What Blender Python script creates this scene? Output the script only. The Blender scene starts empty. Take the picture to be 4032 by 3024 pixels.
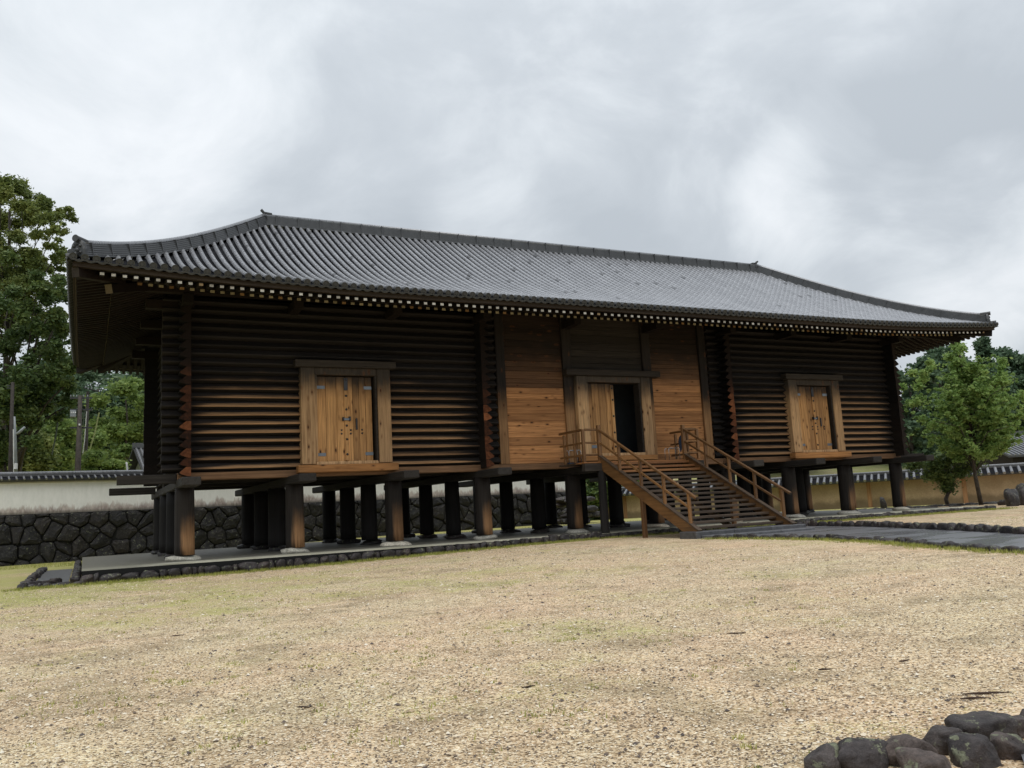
import bpy, math, random
import numpy as np
from mathutils import Vector, Matrix, noise
random.seed(7)
RNG = np.random.default_rng(7)
sc = bpy.context.scene
col = sc.collection

# ------------------------------------------------------------------ camera
F_PX, CAM = 3376.5, np.array([-3.0123, -30.8997, 0.9459])
YAW, PITCH, ROLL = 0.4657, 0.1436, -0.0532
def cam_axes():
    cy, sy, cp, sp = math.cos(YAW), math.sin(YAW), math.cos(PITCH), math.sin(PITCH)
    f = np.array([sy * cp, cy * cp, sp]); r = np.array([cy, -sy, 0]); u = np.cross(r, f)
    cr, sr = math.cos(ROLL), math.sin(ROLL)
    return cr * r + sr * u, -sr * r + cr * u, f
AR, AU, AF = cam_axes()
cam = bpy.data.objects.new('camera', bpy.data.cameras.new('camera')); col.objects.link(cam)
cam.data.sensor_width = 36; cam.data.lens = 36 * F_PX / 4032
cam.data.clip_start = .1; cam.data.clip_end = 3000
m = Matrix.Identity(4)
for i in range(3):
    m[i][0], m[i][1], m[i][2], m[i][3] = AR[i], AU[i], -AF[i], CAM[i]
cam.matrix_world = m
sc.camera = cam
def at(px, py, depth):
    """survey helper: a sighting in the photograph at a known distance gives a place in the world"""
    return CAM + depth * (AF + AR * (px - 2016) / F_PX - AU * (py - 1512) / F_PX)

# ------------------------------------------------------------------ sky and light
SUN_EL, SUN_ROT = math.radians(70), math.radians(200)
w = bpy.data.worlds.new('World'); sc.world = w; w.use_nodes = True
nt = w.node_tree; nt.nodes.clear()
def wn(t, **k):
    n = nt.nodes.new(t)
    for a, b in k.items(): setattr(n, a, b)
    return n
out = wn('ShaderNodeOutputWorld')
sky = wn('ShaderNodeTexSky', sky_type='NISHITA'); sky.sun_disc = False
sky.sun_elevation = SUN_EL; sky.sun_rotation = SUN_ROT
bg1 = wn('ShaderNodeBackground'); bg1.inputs[1].default_value = .10
nt.links.new(sky.outputs[0], bg1.inputs[0])
tc = wn('ShaderNodeTexCoord'); sep = wn('ShaderNodeSeparateXYZ'); nt.links.new(tc.outputs['Generated'], sep.inputs[0])
def wmath(op, a, b=None, clamp=False):
    n = wn('ShaderNodeMath', operation=op, use_clamp=clamp)
    for i, v in enumerate((a, b)):
        if v is None: continue
        if isinstance(v, (int, float)): n.inputs[i].default_value = v
        else: nt.links.new(v, n.inputs[i])
    return n.outputs[0]
den = wmath('ADD', wmath('MAXIMUM', sep.outputs[2], 0), .42)
cmb = wn('ShaderNodeCombineXYZ')
nt.links.new(wmath('DIVIDE', sep.outputs[0], den), cmb.inputs[0]); nt.links.new(wmath('DIVIDE', sep.outputs[1], den), cmb.inputs[1])
def wnoise(scale, detail, rough, off, dist=0.):
    mp = wn('ShaderNodeMapping'); mp.inputs['Location'].default_value = off
    nt.links.new(cmb.outputs[0], mp.inputs[0])
    n = wn('ShaderNodeTexNoise'); n.inputs['Scale'].default_value = scale; n.inputs['Detail'].default_value = detail
    n.inputs['Roughness'].default_value = rough; n.inputs['Distortion'].default_value = dist
    nt.links.new(mp.outputs[0], n.inputs['Vector']); return n.outputs['Fac']
n1 = wnoise(1.15, 5, .5, (3.1, .7, 0), .05); n2 = wnoise(3.6, 7, .58, (7.3, 2.2, 1), .45)
wob = wn('ShaderNodeTexNoise'); wob.inputs['Scale'].default_value = 5.; wob.inputs['Detail'].default_value = 5; nt.links.new(tc.outputs['Generated'], wob.inputs['Vector'])
cl = wmath('ADD', wmath('MULTIPLY', n1, .38), wmath('ADD', wmath('MULTIPLY', n2, .58), .02))
# the broad cloud masses of that day, each a soft patch around a direction of the sky
for px, py, rad, amt in [(a_, b_, c_, d_ * (1.3 if c_ > 7.6 else 2.0)) for a_, b_, c_, d_ in ((300, 350, 17, .045), (900, 400, 6, .03), (2000, 300, 17, -.055), (1550, 700, 9, -.02), (3250, 760, 5, .09), (3150, 480, 9, .03), (3650, 700, 7.5, -.085), (3450, 560, 6, -.03), (3850, 950, 6, .11),
                         (3950, 250, 9, .045), (1900, 900, 4.5, .06), (2800, 150, 8, -.035), (2700, 900, 7, -.03), (450, 900, 8, .02))]:
    dv = AF + AR * (px - 2016) / F_PX - AU * (py - 1512) / F_PX; dv = dv / np.linalg.norm(dv)
    jn = wn('ShaderNodeVectorMath', operation='MULTIPLY_ADD'); jn.inputs[1].default_value = (.10, .10, .10); nt.links.new(wob.outputs['Color'], jn.inputs[0]); nt.links.new(tc.outputs['Generated'], jn.inputs[2])
    nn = wn('ShaderNodeVectorMath', operation='NORMALIZE'); sb = wn('ShaderNodeVectorMath', operation='SUBTRACT'); sb.inputs[1].default_value = (.05, .05, .05)
    nt.links.new(jn.outputs[0], sb.inputs[0]); nt.links.new(sb.outputs[0], nn.inputs[0])
    dt = wn('ShaderNodeVectorMath', operation='DOT_PRODUCT'); nt.links.new(nn.outputs[0], dt.inputs[0]); dt.inputs[1].default_value = tuple(dv)
    mrn = wn('ShaderNodeMapRange', interpolation_type='SMOOTHSTEP'); nt.links.new(dt.outputs['Value'], mrn.inputs[0])
    mrn.inputs[1].default_value = math.cos(math.radians(rad * 1.2)); mrn.inputs[2].default_value = math.cos(math.radians(rad * .2)); mrn.inputs[4].default_value = amt
    cl = wmath('ADD', cl, mrn.outputs[0])
ramp = wn('ShaderNodeValToRGB'); nt.links.new(cl, ramp.inputs[0])
el = ramp.color_ramp.elements
el[0].position = .36; el[0].color = (.46, .50, .54, 1)
el[1].position = .68; el[1].color = (.77, .80, .83, 1)
e = el.new(.47); e.color = (.53, .57, .61, 1)
e = el.new(.56); e.color = (.64, .68, .715, 1)
# an overcast sky brightens gently from the horizon to the zenith
zen = wmath('ADD', wmath('MULTIPLY', wmath('MAXIMUM', sep.outputs[2], 0), .55), .88)
bg2 = wn('ShaderNodeBackground'); nt.links.new(ramp.outputs[0], bg2.inputs[0]); nt.links.new(zen, bg2.inputs[1])
mix = wn('ShaderNodeMixShader'); mix.inputs[0].default_value = .93
nt.links.new(bg1.outputs[0], mix.inputs[1]); nt.links.new(bg2.outputs[0], mix.inputs[2]); nt.links.new(mix.outputs[0], out.inputs[0])
sl = bpy.data.lights.new('sun', 'SUN'); sl.energy = 1.3; sl.angle = math.radians(40); sl.color = (1, .97, .92)
so = bpy.data.objects.new('sun', sl); col.objects.link(so)
sdir = Vector((math.sin(SUN_ROT) * math.cos(SUN_EL), math.cos(SUN_ROT) * math.cos(SUN_EL), math.sin(SUN_EL)))
so.rotation_euler = sdir.to_track_quat('Z', 'Y').to_euler()
sc.view_settings.view_transform = 'Standard'; sc.view_settings.look = 'None'
sc.view_settings.exposure = .18; sc.view_settings.gamma = 1; sc.view_settings.use_curve_mapping = False
sc.cycles.max_bounces = 6; sc.cycles.diffuse_bounces = 3; sc.cycles.glossy_bounces = 3
sc.cycles.use_denoising = True

# ------------------------------------------------------------------ node helper and materials
class NB:
    def __init__(s, name):
        s.m = bpy.data.materials.new(name); s.m.use_nodes = True; s.t = s.m.node_tree; s.t.nodes.clear()
        s.o = s.t.nodes.new('ShaderNodeOutputMaterial'); s.b = s.t.nodes.new('ShaderNodeBsdfPrincipled')
        s.t.links.new(s.b.outputs[0], s.o.inputs[0]); s.geo = s.t.nodes.new('ShaderNodeNewGeometry')
        s.oi = s.t.nodes.new('ShaderNodeObjectInfo'); s.P = s.geo.outputs['Position']; s.R = s.oi.outputs['Random']
    def put(s, sock, v):
        if v is None: return
        if hasattr(v, 'is_output') or isinstance(v, bpy.types.NodeSocket): s.t.links.new(v, sock)
        elif isinstance(v, (tuple, list)):
            sock.default_value = tuple(v) + ((1,) if len(v) == 3 and len(sock.default_value) == 4 else ())
        else: sock.default_value = v
    def node(s, typ, ins=None, **k):
        n = s.t.nodes.new(typ)
        for a, b in k.items(): setattr(n, a, b)
        for a, b in (ins or {}).items(): s.put(n.inputs[a], b)
        return n
    def math(s, op, a, b=None, clamp=False):
        n = s.t.nodes.new('ShaderNodeMath'); n.operation = op; n.use_clamp = clamp
        s.put(n.inputs[0], a); s.put(n.inputs[1], b); return n.outputs[0]
    def vmath(s, op, a, b=None):
        n = s.t.nodes.new('ShaderNodeVectorMath'); n.operation = op
        s.put(n.inputs[0], a); s.put(n.inputs[1], b); return n.outputs['Value' if op == 'DOT_PRODUCT' else 0]
    def coord(s, sca, rnd=0., src=None):
        v = s.vmath('MULTIPLY', src or s.P, tuple(sca))
        if rnd:
            c = s.node('ShaderNodeCombineXYZ'); r = s.math('MULTIPLY', s.R, rnd)
            for i in range(3): s.put(c.inputs[i], r)
            v = s.vmath('ADD', v, c.outputs[0])
        return v
    def noise(s, v, scale=1., detail=4., rough=.5, dist=0.):
        return s.node('ShaderNodeTexNoise', {'Vector': v, 'Scale': scale, 'Detail': detail, 'Roughness': rough, 'Distortion': dist}).outputs['Fac']
    def ramp(s, f, stops):
        n = s.t.nodes.new('ShaderNodeValToRGB'); s.put(n.inputs[0], f); e = n.color_ramp.elements
        e[0].position, e[0].color = stops[0][0], tuple(stops[0][1]) + (1,); e[1].position, e[1].color = stops[-1][0], tuple(stops[-1][1]) + (1,)
        for p, c in stops[1:-1]: q = e.new(p); q.color = tuple(c) + (1,)
        return n.outputs[0]
    def mr(s, v, a, b, c=0., d=1., smooth=True):
        n = s.t.nodes.new('ShaderNodeMapRange'); n.interpolation_type = 'SMOOTHSTEP' if smooth else 'LINEAR'; n.clamp = True
        for i, q in enumerate((v, a, b, c, d)): s.put(n.inputs[i], q)
        return n.outputs[0]
    def mix(s, f, a, b, mode='MIX'):
        n = s.t.nodes.new('ShaderNodeMix'); n.data_type = 'RGBA'; n.blend_type = mode
        s.put(n.inputs[0], f); s.put(n.inputs[6], a); s.put(n.inputs[7], b); return n.outputs[2]
    def grey(s, v):
        c = s.node('ShaderNodeCombineXYZ')
        for i in range(3): s.put(c.inputs[i], v)
        return c.outputs[0]
    def bump(s, h, strength=.4, dist=.02):
        n = s.node('ShaderNodeBump', {'Height': h, 'Strength': strength, 'Distance': dist}); s.put(s.b.inputs['Normal'], n.outputs[0])
    def done(s, color, rough=.7, spec=.3):
        s.put(s.b.inputs['Base Color'], color); s.put(s.b.inputs['Roughness'], rough)
        s.put(s.b.inputs['Specular IOR Level'], spec); return s.m

def wood(name, axis, bright, dark, z0=None, z1=None, attr=False, knots=0., side=False, rough=.75, spec=.25, amt=1.):
    b = NB(name)
    ai = 'xyz'.index(axis)
    sca = [13, 13, 13]; sca[ai] = .55
    v = b.coord(sca, 53.)
    streak = b.noise(v, 1., 7, .62, .3)
    sca2 = [34, 34, 34]; sca2[ai] = 1.1
    fine = b.noise(b.coord(sca2, 91.), 1., 3, .6)
    blot = b.noise(b.coord((.9, .9, .9), 17.), 1., 4, .55)
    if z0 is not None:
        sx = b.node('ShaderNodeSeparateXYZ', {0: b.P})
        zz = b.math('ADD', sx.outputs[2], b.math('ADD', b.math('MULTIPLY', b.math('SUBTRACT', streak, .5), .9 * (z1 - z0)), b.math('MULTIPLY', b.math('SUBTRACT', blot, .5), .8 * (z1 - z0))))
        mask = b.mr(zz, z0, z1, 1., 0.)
    else:
        mask = b.mr(blot, .2, .6, .6, 1.)
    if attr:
        a = b.node('ShaderNodeAttribute', attribute_name='wear_shade').outputs['Fac']
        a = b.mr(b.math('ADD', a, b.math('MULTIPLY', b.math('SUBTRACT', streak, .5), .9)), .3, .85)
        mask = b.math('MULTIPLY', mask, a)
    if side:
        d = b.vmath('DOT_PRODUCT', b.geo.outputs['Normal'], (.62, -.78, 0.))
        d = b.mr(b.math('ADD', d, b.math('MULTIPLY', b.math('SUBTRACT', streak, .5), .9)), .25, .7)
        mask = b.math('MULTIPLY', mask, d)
    mask = b.math('MULTIPLY', mask, amt)
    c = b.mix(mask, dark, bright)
    c = b.mix(1., c, b.ramp(streak, [(.25, (.45, .38, .33)), (.48, (.95, .92, .9)), (.75, (1.25, 1.22, 1.18))]), 'MULTIPLY')
    c = b.mix(1., c, b.ramp(fine, [(.3, (.72, .7, .68)), (.65, (1.12, 1.12, 1.12))]), 'MULTIPLY')
    c = b.mix(1., c, b.ramp(b.R, [(0., (.66, .62, .58)), (1., (1.2, 1.15, 1.07))]), 'MULTIPLY')
    if knots:
        ks = [5.2, 5.2, 5.2]; ks[ai] = 2.3
        vo = b.node('ShaderNodeTexVoronoi', {'Vector': b.coord(ks, 29.), 'Scale': 1., 'Randomness': 1.})
        cut = b.math('MULTIPLY', b.math('GREATER_THAN', b.node('ShaderNodeSeparateXYZ', {0: vo.outputs['Color']}).outputs[0], 1 - knots), b.mr(vo.outputs['Distance'], .10, .17, 1., 0.))
        halo = b.math('MULTIPLY', b.math('GREATER_THAN', b.node('ShaderNodeSeparateXYZ', {0: vo.outputs['Color']}).outputs[0], 1 - knots), b.mr(vo.outputs['Distance'], .12, .38, .55, 0.))
        c = b.mix(halo, c, (.15, .06, .022)); c = b.mix(cut, c, (.045, .017, .009))
    b.bump(b.math('ADD', b.math('MULTIPLY', streak, .7), b.math('MULTIPLY', fine, .3)), .35, .012)
    return b.done(c, rough, spec)

BR = (.40, .185, .072); BR2 = (.44, .22, .095); DK = (.030, .022, .017); GREY = (.055, .046, .038)
M_FASC = wood('fascia_timber', 'x', (.055, .044, .036), (.03, .025, .022))
def plain_dark_end():
    b = NB('shaded_log_end'); n = b.noise(b.coord((9, 9, 9), 40.), 1., 5, .65); return b.done(b.ramp(n, [(.3, (.010, .008, .007)), (.7, (.035, .024, .018))]), .8, .15)
def log_end():
    b = NB('log_end_grain'); sx = b.node('ShaderNodeSeparateXYZ', {0: b.P}); n = b.noise(b.coord((9, 9, 9), 40.), 1., 5, .65)
    r2 = b.math('FRACT', b.math('MULTIPLY', b.R, 5.31))
    c = b.ramp(b.math('ADD', b.math('MULTIPLY', n, .6), b.math('MULTIPLY', r2, .5)), [(.3, (.018, .009, .006)), (.55, (.085, .03, .014)), (.85, (.26, .095, .04))])
    c = b.mix(b.mr(sx.outputs[2], 4.8, 6.6), c, (.014, .009, .007)); return b.done(c, .8, .15)
M_LOGENDX = plain_dark_end()
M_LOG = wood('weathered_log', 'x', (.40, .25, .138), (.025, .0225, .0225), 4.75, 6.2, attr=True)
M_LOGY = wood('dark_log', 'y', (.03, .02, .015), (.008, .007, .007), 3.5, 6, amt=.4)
M_LOGEND = log_end()
M_BOARD = wood('pine_board', 'x', (.17, .095, .052), (.026, .017, .012), 5.9, 7.7, knots=.42)  # upward fade to near black paints the eave's shade into the boards
M_BOARD2 = wood('pine_board_lower', 'x', (.52, .27, .12), (.22, .12, .065), 5.2, 6.6, knots=.6)
M_JAMB = wood('pine_jamb', 'z', (.58, .39, .22), (.065, .056, .048), 4.95, 6.15, knots=.55)
M_DOOR = wood('pine_door', 'z', (.60, .355, .16), (.06, .045, .035), 5.1, 6.1, knots=.45)
M_SILL = wood('pine_sill', 'x', (.44, .225, .09), (.12, .08, .05), 5, 8, knots=.35)
M_HEAD = wood('grey_header', 'x', (.042, .036, .031), (.022, .019, .017))
M_POST = wood('wall_post', 'z', (.34, .205, .105), (.024, .020, .018), 4.3, 5.8, knots=.2)
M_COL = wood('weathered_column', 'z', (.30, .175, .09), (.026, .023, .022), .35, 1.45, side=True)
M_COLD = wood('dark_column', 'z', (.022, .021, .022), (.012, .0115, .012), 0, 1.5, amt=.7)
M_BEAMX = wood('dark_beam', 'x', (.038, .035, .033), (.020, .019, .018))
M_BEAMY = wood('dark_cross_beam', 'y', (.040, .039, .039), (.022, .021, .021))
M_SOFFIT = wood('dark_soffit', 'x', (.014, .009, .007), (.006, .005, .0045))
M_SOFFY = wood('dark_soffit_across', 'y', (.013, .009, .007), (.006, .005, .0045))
M_STAIR = wood('oiled_stair_timber', 'y', (.20, .108, .042), (.09, .052, .025), rough=.5, spec=.4)
M_STAIRZ = wood('oiled_rail_post', 'z', (.21, .112, .045), (.10, .058, .028), rough=.5, spec=.4)
M_TREAD = wood('weathered_tread', 'x', (.075, .055, .04), (.03, .024, .02), rough=.45, spec=.4)
M_TREADL = wood('oiled_tread', 'x', (.30, .14, .05), (.16, .08, .035), rough=.5, spec=.4)

def plain(name, c, rough=.6, spec=.3, var=.15, scale=3., bmp=.0, metal=0.):
    b = NB(name); n = b.noise(b.coord((scale,) * 3, 20.), 1., 5, .6)
    k = b.ramp(n, [(.25, (1 - var * 1.6,) * 3), (.75, (1 + var,) * 3)])
    cc = b.mix(1., c, k, 'MULTIPLY'); cc = b.mix(1., cc, b.ramp(b.R, [(0, (1 - var,) * 3), (1, (1 + var,) * 3)]), 'MULTIPLY')
    if bmp: b.bump(n, bmp, .02)
    b.put(b.b.inputs['Metallic'], metal)
    return b.done(cc, rough, spec)

def tile_mat(name, c1, c2, rough, metal=0., spec=.8):
    b = NB(name); n = b.noise(b.coord((2.6, .22, .3), 0), 1., 6, .65); n2 = b.noise(b.coord((14,) * 3, 0), 1., 3, .6)
    c = b.mix(b.mr(n, .3, .7), c1, c2); c = b.mix(1., c, b.ramp(n2, [(.3, (.9,) * 3), (.7, (1.08,) * 3)]), 'MULTIPLY')
    a = b.node('ShaderNodeAttribute', attribute_name='tint').outputs['Fac']
    c = b.mix(1., c, b.grey(b.math('ADD', .55, b.math('MULTIPLY', a, .9))), 'MULTIPLY')
    b.bump(n2, .12, .01); b.put(b.b.inputs['Metallic'], metal)
    return b.done(c, b.mr(n2, .3, .7, rough * .8, rough * 1.25), spec)
M_TILE = tile_mat('wet_roll_tile', (.38, .385, .405), (.47, .475, .495), .29, .42)
M_PAN = tile_mat('shaded_pan_tile', (.018, .019, .022), (.030, .031, .035), .85, 0., .08)  # near black: the shade between the rolls is put into the colour
M_DISC = tile_mat('eave_end_tile', (.034, .037, .038), (.058, .061, .062), .55)
M_RIDGE = tile_mat('ridge_course_tile', (.10, .104, .11), (.15, .154, .162), .42)

def end_mat(name, c1, c2, thr):
    b = NB(name); n = b.noise(b.coord((20, 20, 20), 30.), 1., 4, .6)
    c = b.mix(b.math('GREATER_THAN', b.R, thr), c1, c2)
    c = b.mix(1., c, b.ramp(b.math('FRACT', b.math('MULTIPLY', b.R, 7.13)), [(0., (.6, .58, .55)), (1., (1.1,) * 3)]), 'MULTIPLY')
    c = b.mix(1., c, b.ramp(n, [(.3, (.75, .72, .66)), (.6, (1.05,) * 3)]), 'MULTIPLY')
    return b.done(c, .7, .2)
M_WHITE_END = end_mat('white_painted_end', (.72, .70, .66), (.38, .27, .15), .87)
M_OCHRE_END = end_mat('faded_ochre_end', (.46, .40, .27), (.34, .20, .09), .75)

M_HIPEND = end_mat('faded_hip_end', (.22, .175, .12), (.2, .15, .1), 1.1)
def rock_mat(name, c1, c2, lichen=.0, wet=.5):
    b = NB(name); n = b.noise(b.coord((5,) * 3, 40.), 1., 8, .65); n2 = b.noise(b.coord((22,) * 3, 11.), 1., 6, .65)
    c = b.mix(b.mr(n, .3, .7), c1, c2); c = b.mix(1., c, b.ramp(n2, [(.25, (.5,) * 3), (.55, (1.,) * 3), (.8, (1.5,) * 3)]), 'MULTIPLY')
    c = b.mix(1., c, b.ramp(b.R, [(0., (.72, .72, .75)), (.5, (1.,) * 3), (1., (1.35, 1.22, 1.12))]), 'MULTIPLY')
    if lichen:
        l = b.noise(b.coord((9,) * 3, 70.), 1., 6, .7); l2 = b.noise(b.coord((60,) * 3), 1., 3, .6)
        up = b.mr(b.node('ShaderNodeSeparateXYZ', {0: b.geo.outputs['Normal']}).outputs[2], -.5, .6, .0, 1.)
        f = b.math('MULTIPLY', b.mr(b.math('ADD', l, b.math('MULTIPLY', l2, .12)), .66 - lichen * .1, .70 - lichen * .1), up)
        c = b.mix(f, c, b.mix(l2, (.05, .055, .03), (.26, .27, .18)))
    n3 = b.noise(b.coord((110,) * 3, 5.), 1., 4, .7); c = b.mix(1., c, b.ramp(n3, [(.3, (.72,) * 3), (.7, (1.25,) * 3)]), 'MULTIPLY')
    b.bump(b.math('ADD', b.math('ADD', b.math('MULTIPLY', n, .6), b.math('MULTIPLY', n2, .4)), b.math('MULTIPLY', n3, .16)), .9, .035)
    return b.done(c, wet, .35)
M_ROCK = rock_mat('dark_volcanic_rock', (.022, .019, .020), (.058, .048, .047), lichen=.25)
M_ROCKF = rock_mat('lichened_rock', (.040, .034, .033), (.105, .088, .082), lichen=.3, wet=.7)
M_WALLROCK = rock_mat('wall_stone', (.009, .009, .0105), (.026, .024, .024), lichen=.14, wet=.65)
M_BASEROCK = rock_mat('pale_base_stone', (.55, .52, .43), (.78, .74, .62), wet=.8)
M_MORTAR = plain('dark_joint_earth', (.012, .012, .012), .9)
M_IRON = plain('dark_iron', (.05, .05, .055), .45, .5, metal=.6)
M_STEEL = plain('pale_steel_plate', (.20, .23, .27), .45, .5, metal=.5)
M_TUBE = plain('chrome_tube', (.6, .62, .65), .25, .5, metal=.9)
M_NAVY = plain('navy_fabric', (.03, .045, .075), .8)
M_BLACK = plain('black_interior', (.012, .012, .013), .9)
M_FLOORIN = plain('interior_boards', (.05, .04, .032), .7)
M_BARK = rock_mat('bark', (.045, .036, .028), (.10, .085, .07), wet=.8)
M_POLE = plain('creosoted_pole', (.055, .045, .038), .7, var=.3, scale=6)
M_CONCRETE_POLE = plain('grey_pole', (.28, .30, .31), .6)
M_PATCHW = plain('white_plate', (.75, .75, .75), .5)
M_WIRE = plain('wire', (.10, .12, .10), .6)
M_LIGHTWIRE = plain('yellow_guy_cover', (.35, .38, .18), .6)
M_STEP = plain('granite_step', (.10, .10, .105), .45, .5, var=.3, scale=8, bmp=.3)

# ------------------------------------------------------------------ object helpers
def empty(name, loc=(0, 0, 0)):
    o = bpy.data.objects.new(name, None); o.location = loc; col.objects.link(o); o.empty_display_size = .2; return o
def tag(o, label=None, cat=None, group=None, kind=None):
    for k, v in (('label', label), ('category', cat), ('group', group), ('kind', kind)):
        if v: o[k] = v
    return o
def link(name, me, parent=None, loc=None, mw=None):
    o = bpy.data.objects.new(name, me); col.objects.link(o)
    if mw is not None:
        o.matrix_world = mw
        if parent: o.parent = parent; o.matrix_parent_inverse = Matrix.Translation(parent_loc(parent)).inverted()
    else:
        if parent: o.parent = parent; o.matrix_parent_inverse = Matrix.Translation(parent_loc(parent)).inverted()
        if loc is not None: o.location = loc
    return o
def parent_loc(p):
    l = Vector(p.location)
    while p.parent is not None:
        # every parented object is placed in world coordinates by its inverse, so only own locations count
        break
    return l
class MB:
    def __init__(s): s.v = []; s.f = []; s.mi = []; s.w = []; s.mats = []
    def mat(s, m):
        if m not in s.mats: s.mats.append(m)
        return s.mats.index(m)
    def add(s, vs, fs, m, wear_shade=None):
        b = len(s.v); k = s.mat(m); s.v += [tuple(map(float, q)) for q in vs]
        s.f += [tuple(i + b for i in f) for f in fs]; s.mi += [k] * len(fs)
        s.w += list(wear_shade) if wear_shade is not None else [0.] * len(vs)
    def box(s, a, b, m, ends=None, axis=0, rot=None, org=None):
        x0, y0, z0 = a; x1, y1, z1 = b
        vs = [(x0, y0, z0), (x1, y0, z0), (x1, y1, z0), (x0, y1, z0), (x0, y0, z1), (x1, y0, z1), (x1, y1, z1), (x0, y1, z1)]
        fs = [(0, 3, 2, 1), (4, 5, 6, 7), (0, 1, 5, 4), (2, 3, 7, 6), (1, 2, 6, 5), (3, 0, 4, 7)]
        s.add(vs, fs, m)
        if ends:
            k = s.mat(ends); n = len(s.mi)
            for q in {0: (4, 5), 1: (2, 3), 2: (0, 1)}[axis]: s.mi[n - 6 + q] = k
    def prism(s, path, w, h, m, ends=None, up=(0, 0, 1)):
        """rectangular bar swept along a polyline; w sideways, h upward; path is the centre line"""
        P = [Vector(p) for p in path]; up = Vector(up); vs = []
        for i, p in enumerate(P):
            t = (P[min(i + 1, len(P) - 1)] - P[max(i - 1, 0)]).normalized(); a = t.cross(up).normalized(); n = a.cross(t).normalized()
            for sx, sz in ((-1, -1), (1, -1), (1, 1), (-1, 1)): vs.append(p + a * sx * w / 2 + n * sz * h / 2)
        fs = []
        for i in range(len(P) - 1):
            for j in range(4):
                a, b = i * 4 + j, i * 4 + (j + 1) % 4; fs.append((a, b, b + 4, a + 4))
        s.add(vs, fs, m); n = (len(P) - 1) * 4
        s.add([vs[i] for i in range(4)] + vs[-4:], [(3, 2, 1, 0), (4, 5, 6, 7)], ends or m)
    def tube(s, path, rads, m, seg=8, cap=True):
        P = [Vector(p) for p in path]
        if not hasattr(rads, '__len__'): rads = [rads] * len(P)
        vs = []; ref = Vector((.13, .97, .2)).normalized()
        t0 = (P[-1] - P[0]).normalized()
        if abs(t0.dot(ref)) > .9: ref = Vector((1, 0, .1)).normalized()
        for i, p in enumerate(P):
            t = (P[min(i + 1, len(P) - 1)] - P[max(i - 1, 0)]).normalized(); a = t.cross(ref).normalized(); b = t.cross(a)
            for j in range(seg):
                an = 2 * math.pi * j / seg; vs.append(p + (a * math.cos(an) + b * math.sin(an)) * rads[i])
        fs = [(i * seg + j, i * seg + (j + 1) % seg, (i + 1) * seg + (j + 1) % seg, (i + 1) * seg + j) for i in range(len(P) - 1) for j in range(seg)]
        if cap: fs += [tuple(range(seg))[::-1], tuple(range((len(P) - 1) * seg, len(P) * seg))]
        s.add(vs, fs, m)
    def mesh(s, name, smooth=False, bevel=0):
        me = bpy.data.meshes.new(name); me.from_pydata(s.v, [], s.f)
        for q in s.mats: me.materials.append(q)
        me.polygons.foreach_set('material_index', s.mi)
        if any(s.w):
            a = me.attributes.new('wear_shade', 'FLOAT', 'POINT'); a.data.foreach_set('value', s.w)
        if smooth: me.polygons.foreach_set('use_smooth', [True] * len(s.f))
        me.update(); return me
    def build(s, name, parent=None, smooth=False, bevel=0.):
        # put the origin at the piece's centre
        v = np.array(s.v); c = (v.min(0) + v.max(0)) / 2; s.v = [tuple(q) for q in (v - c)]
        o = link(name, s.mesh(name, smooth), parent, loc=tuple(c))
        if bevel:
            bm = o.modifiers.new('edge', 'BEVEL'); bm.width = bevel; bm.segments = 1; bm.limit_method = 'ANGLE'
        return o
def np_mesh(name, v, f, mats, tint=None, smooth=False, mi=None):
    """v (n,3) array, f (m,k) array"""
    me = bpy.data.meshes.new(name); k = f.shape[1]
    me.vertices.add(len(v)); me.vertices.foreach_set('co', np.ascontiguousarray(v, np.float32).ravel())
    me.loops.add(f.size); me.loops.foreach_set('vertex_index', np.ascontiguousarray(f, np.int32).ravel())
    me.polygons.add(len(f)); me.polygons.foreach_set('loop_start', np.arange(0, f.size, k, dtype=np.int32))
    for q in mats: me.materials.append(q)
    if mi is not None: me.polygons.foreach_set('material_index', np.asarray(mi, np.int32))
    if smooth: me.polygons.foreach_set('use_smooth', np.ones(len(f), bool))
    if tint is not None:
        a = me.attributes.new('tint', 'FLOAT', 'POINT'); a.data.foreach_set('value', np.asarray(tint, np.float32))
    me.update(calc_edges=True); return me
def bx(name, a, b, mat, parent, ends=None, axis=0, bevel=.012):
    q = MB(); q.box(a, b, mat, ends, axis); return q.build(name, parent, bevel=bevel)

# ------------------------------------------------------------------ dimensions of the storehouse
B, BM, D = 3.66, 4.10, 9.50
XS = [0, B, 2 * B, 3 * B, 3 * B + BM, 3 * B + 2 * BM, 3 * B + 3 * BM, 4 * B + 3 * BM, 5 * B + 3 * BM, 6 * B + 3 * BM]
L = XS[-1]; CX = L / 2
YS = [0, D / 3, 2 * D / 3, D]
X0E, Y0E = -3.57, -4.16; LF = L + 7.14; LS = D + 8.32; WF = 8.91; WS = 7.19
def sm(a, b, x):
    t = min(1, max(0, (x - a) / (b - a))); return t * t * (3 - 2 * t)
def gz(x, y):
    z = -.57 + .21 * sm(0, 15, x)
    return z
def hill(x, y):
    dx, dy = x + 3, y + 31
    dep = dx * .449 + dy * .8935; lat = dx * .8935 - dy * .449
    if dep < 55: return 0.
    h = sm(70, 150, dep) * ((22 if lat < 0 else 12) + 5 * noise.noise(Vector((x * .012, y * .012, 3.)))) + sm(150, 420, dep) * 14
    return h

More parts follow.
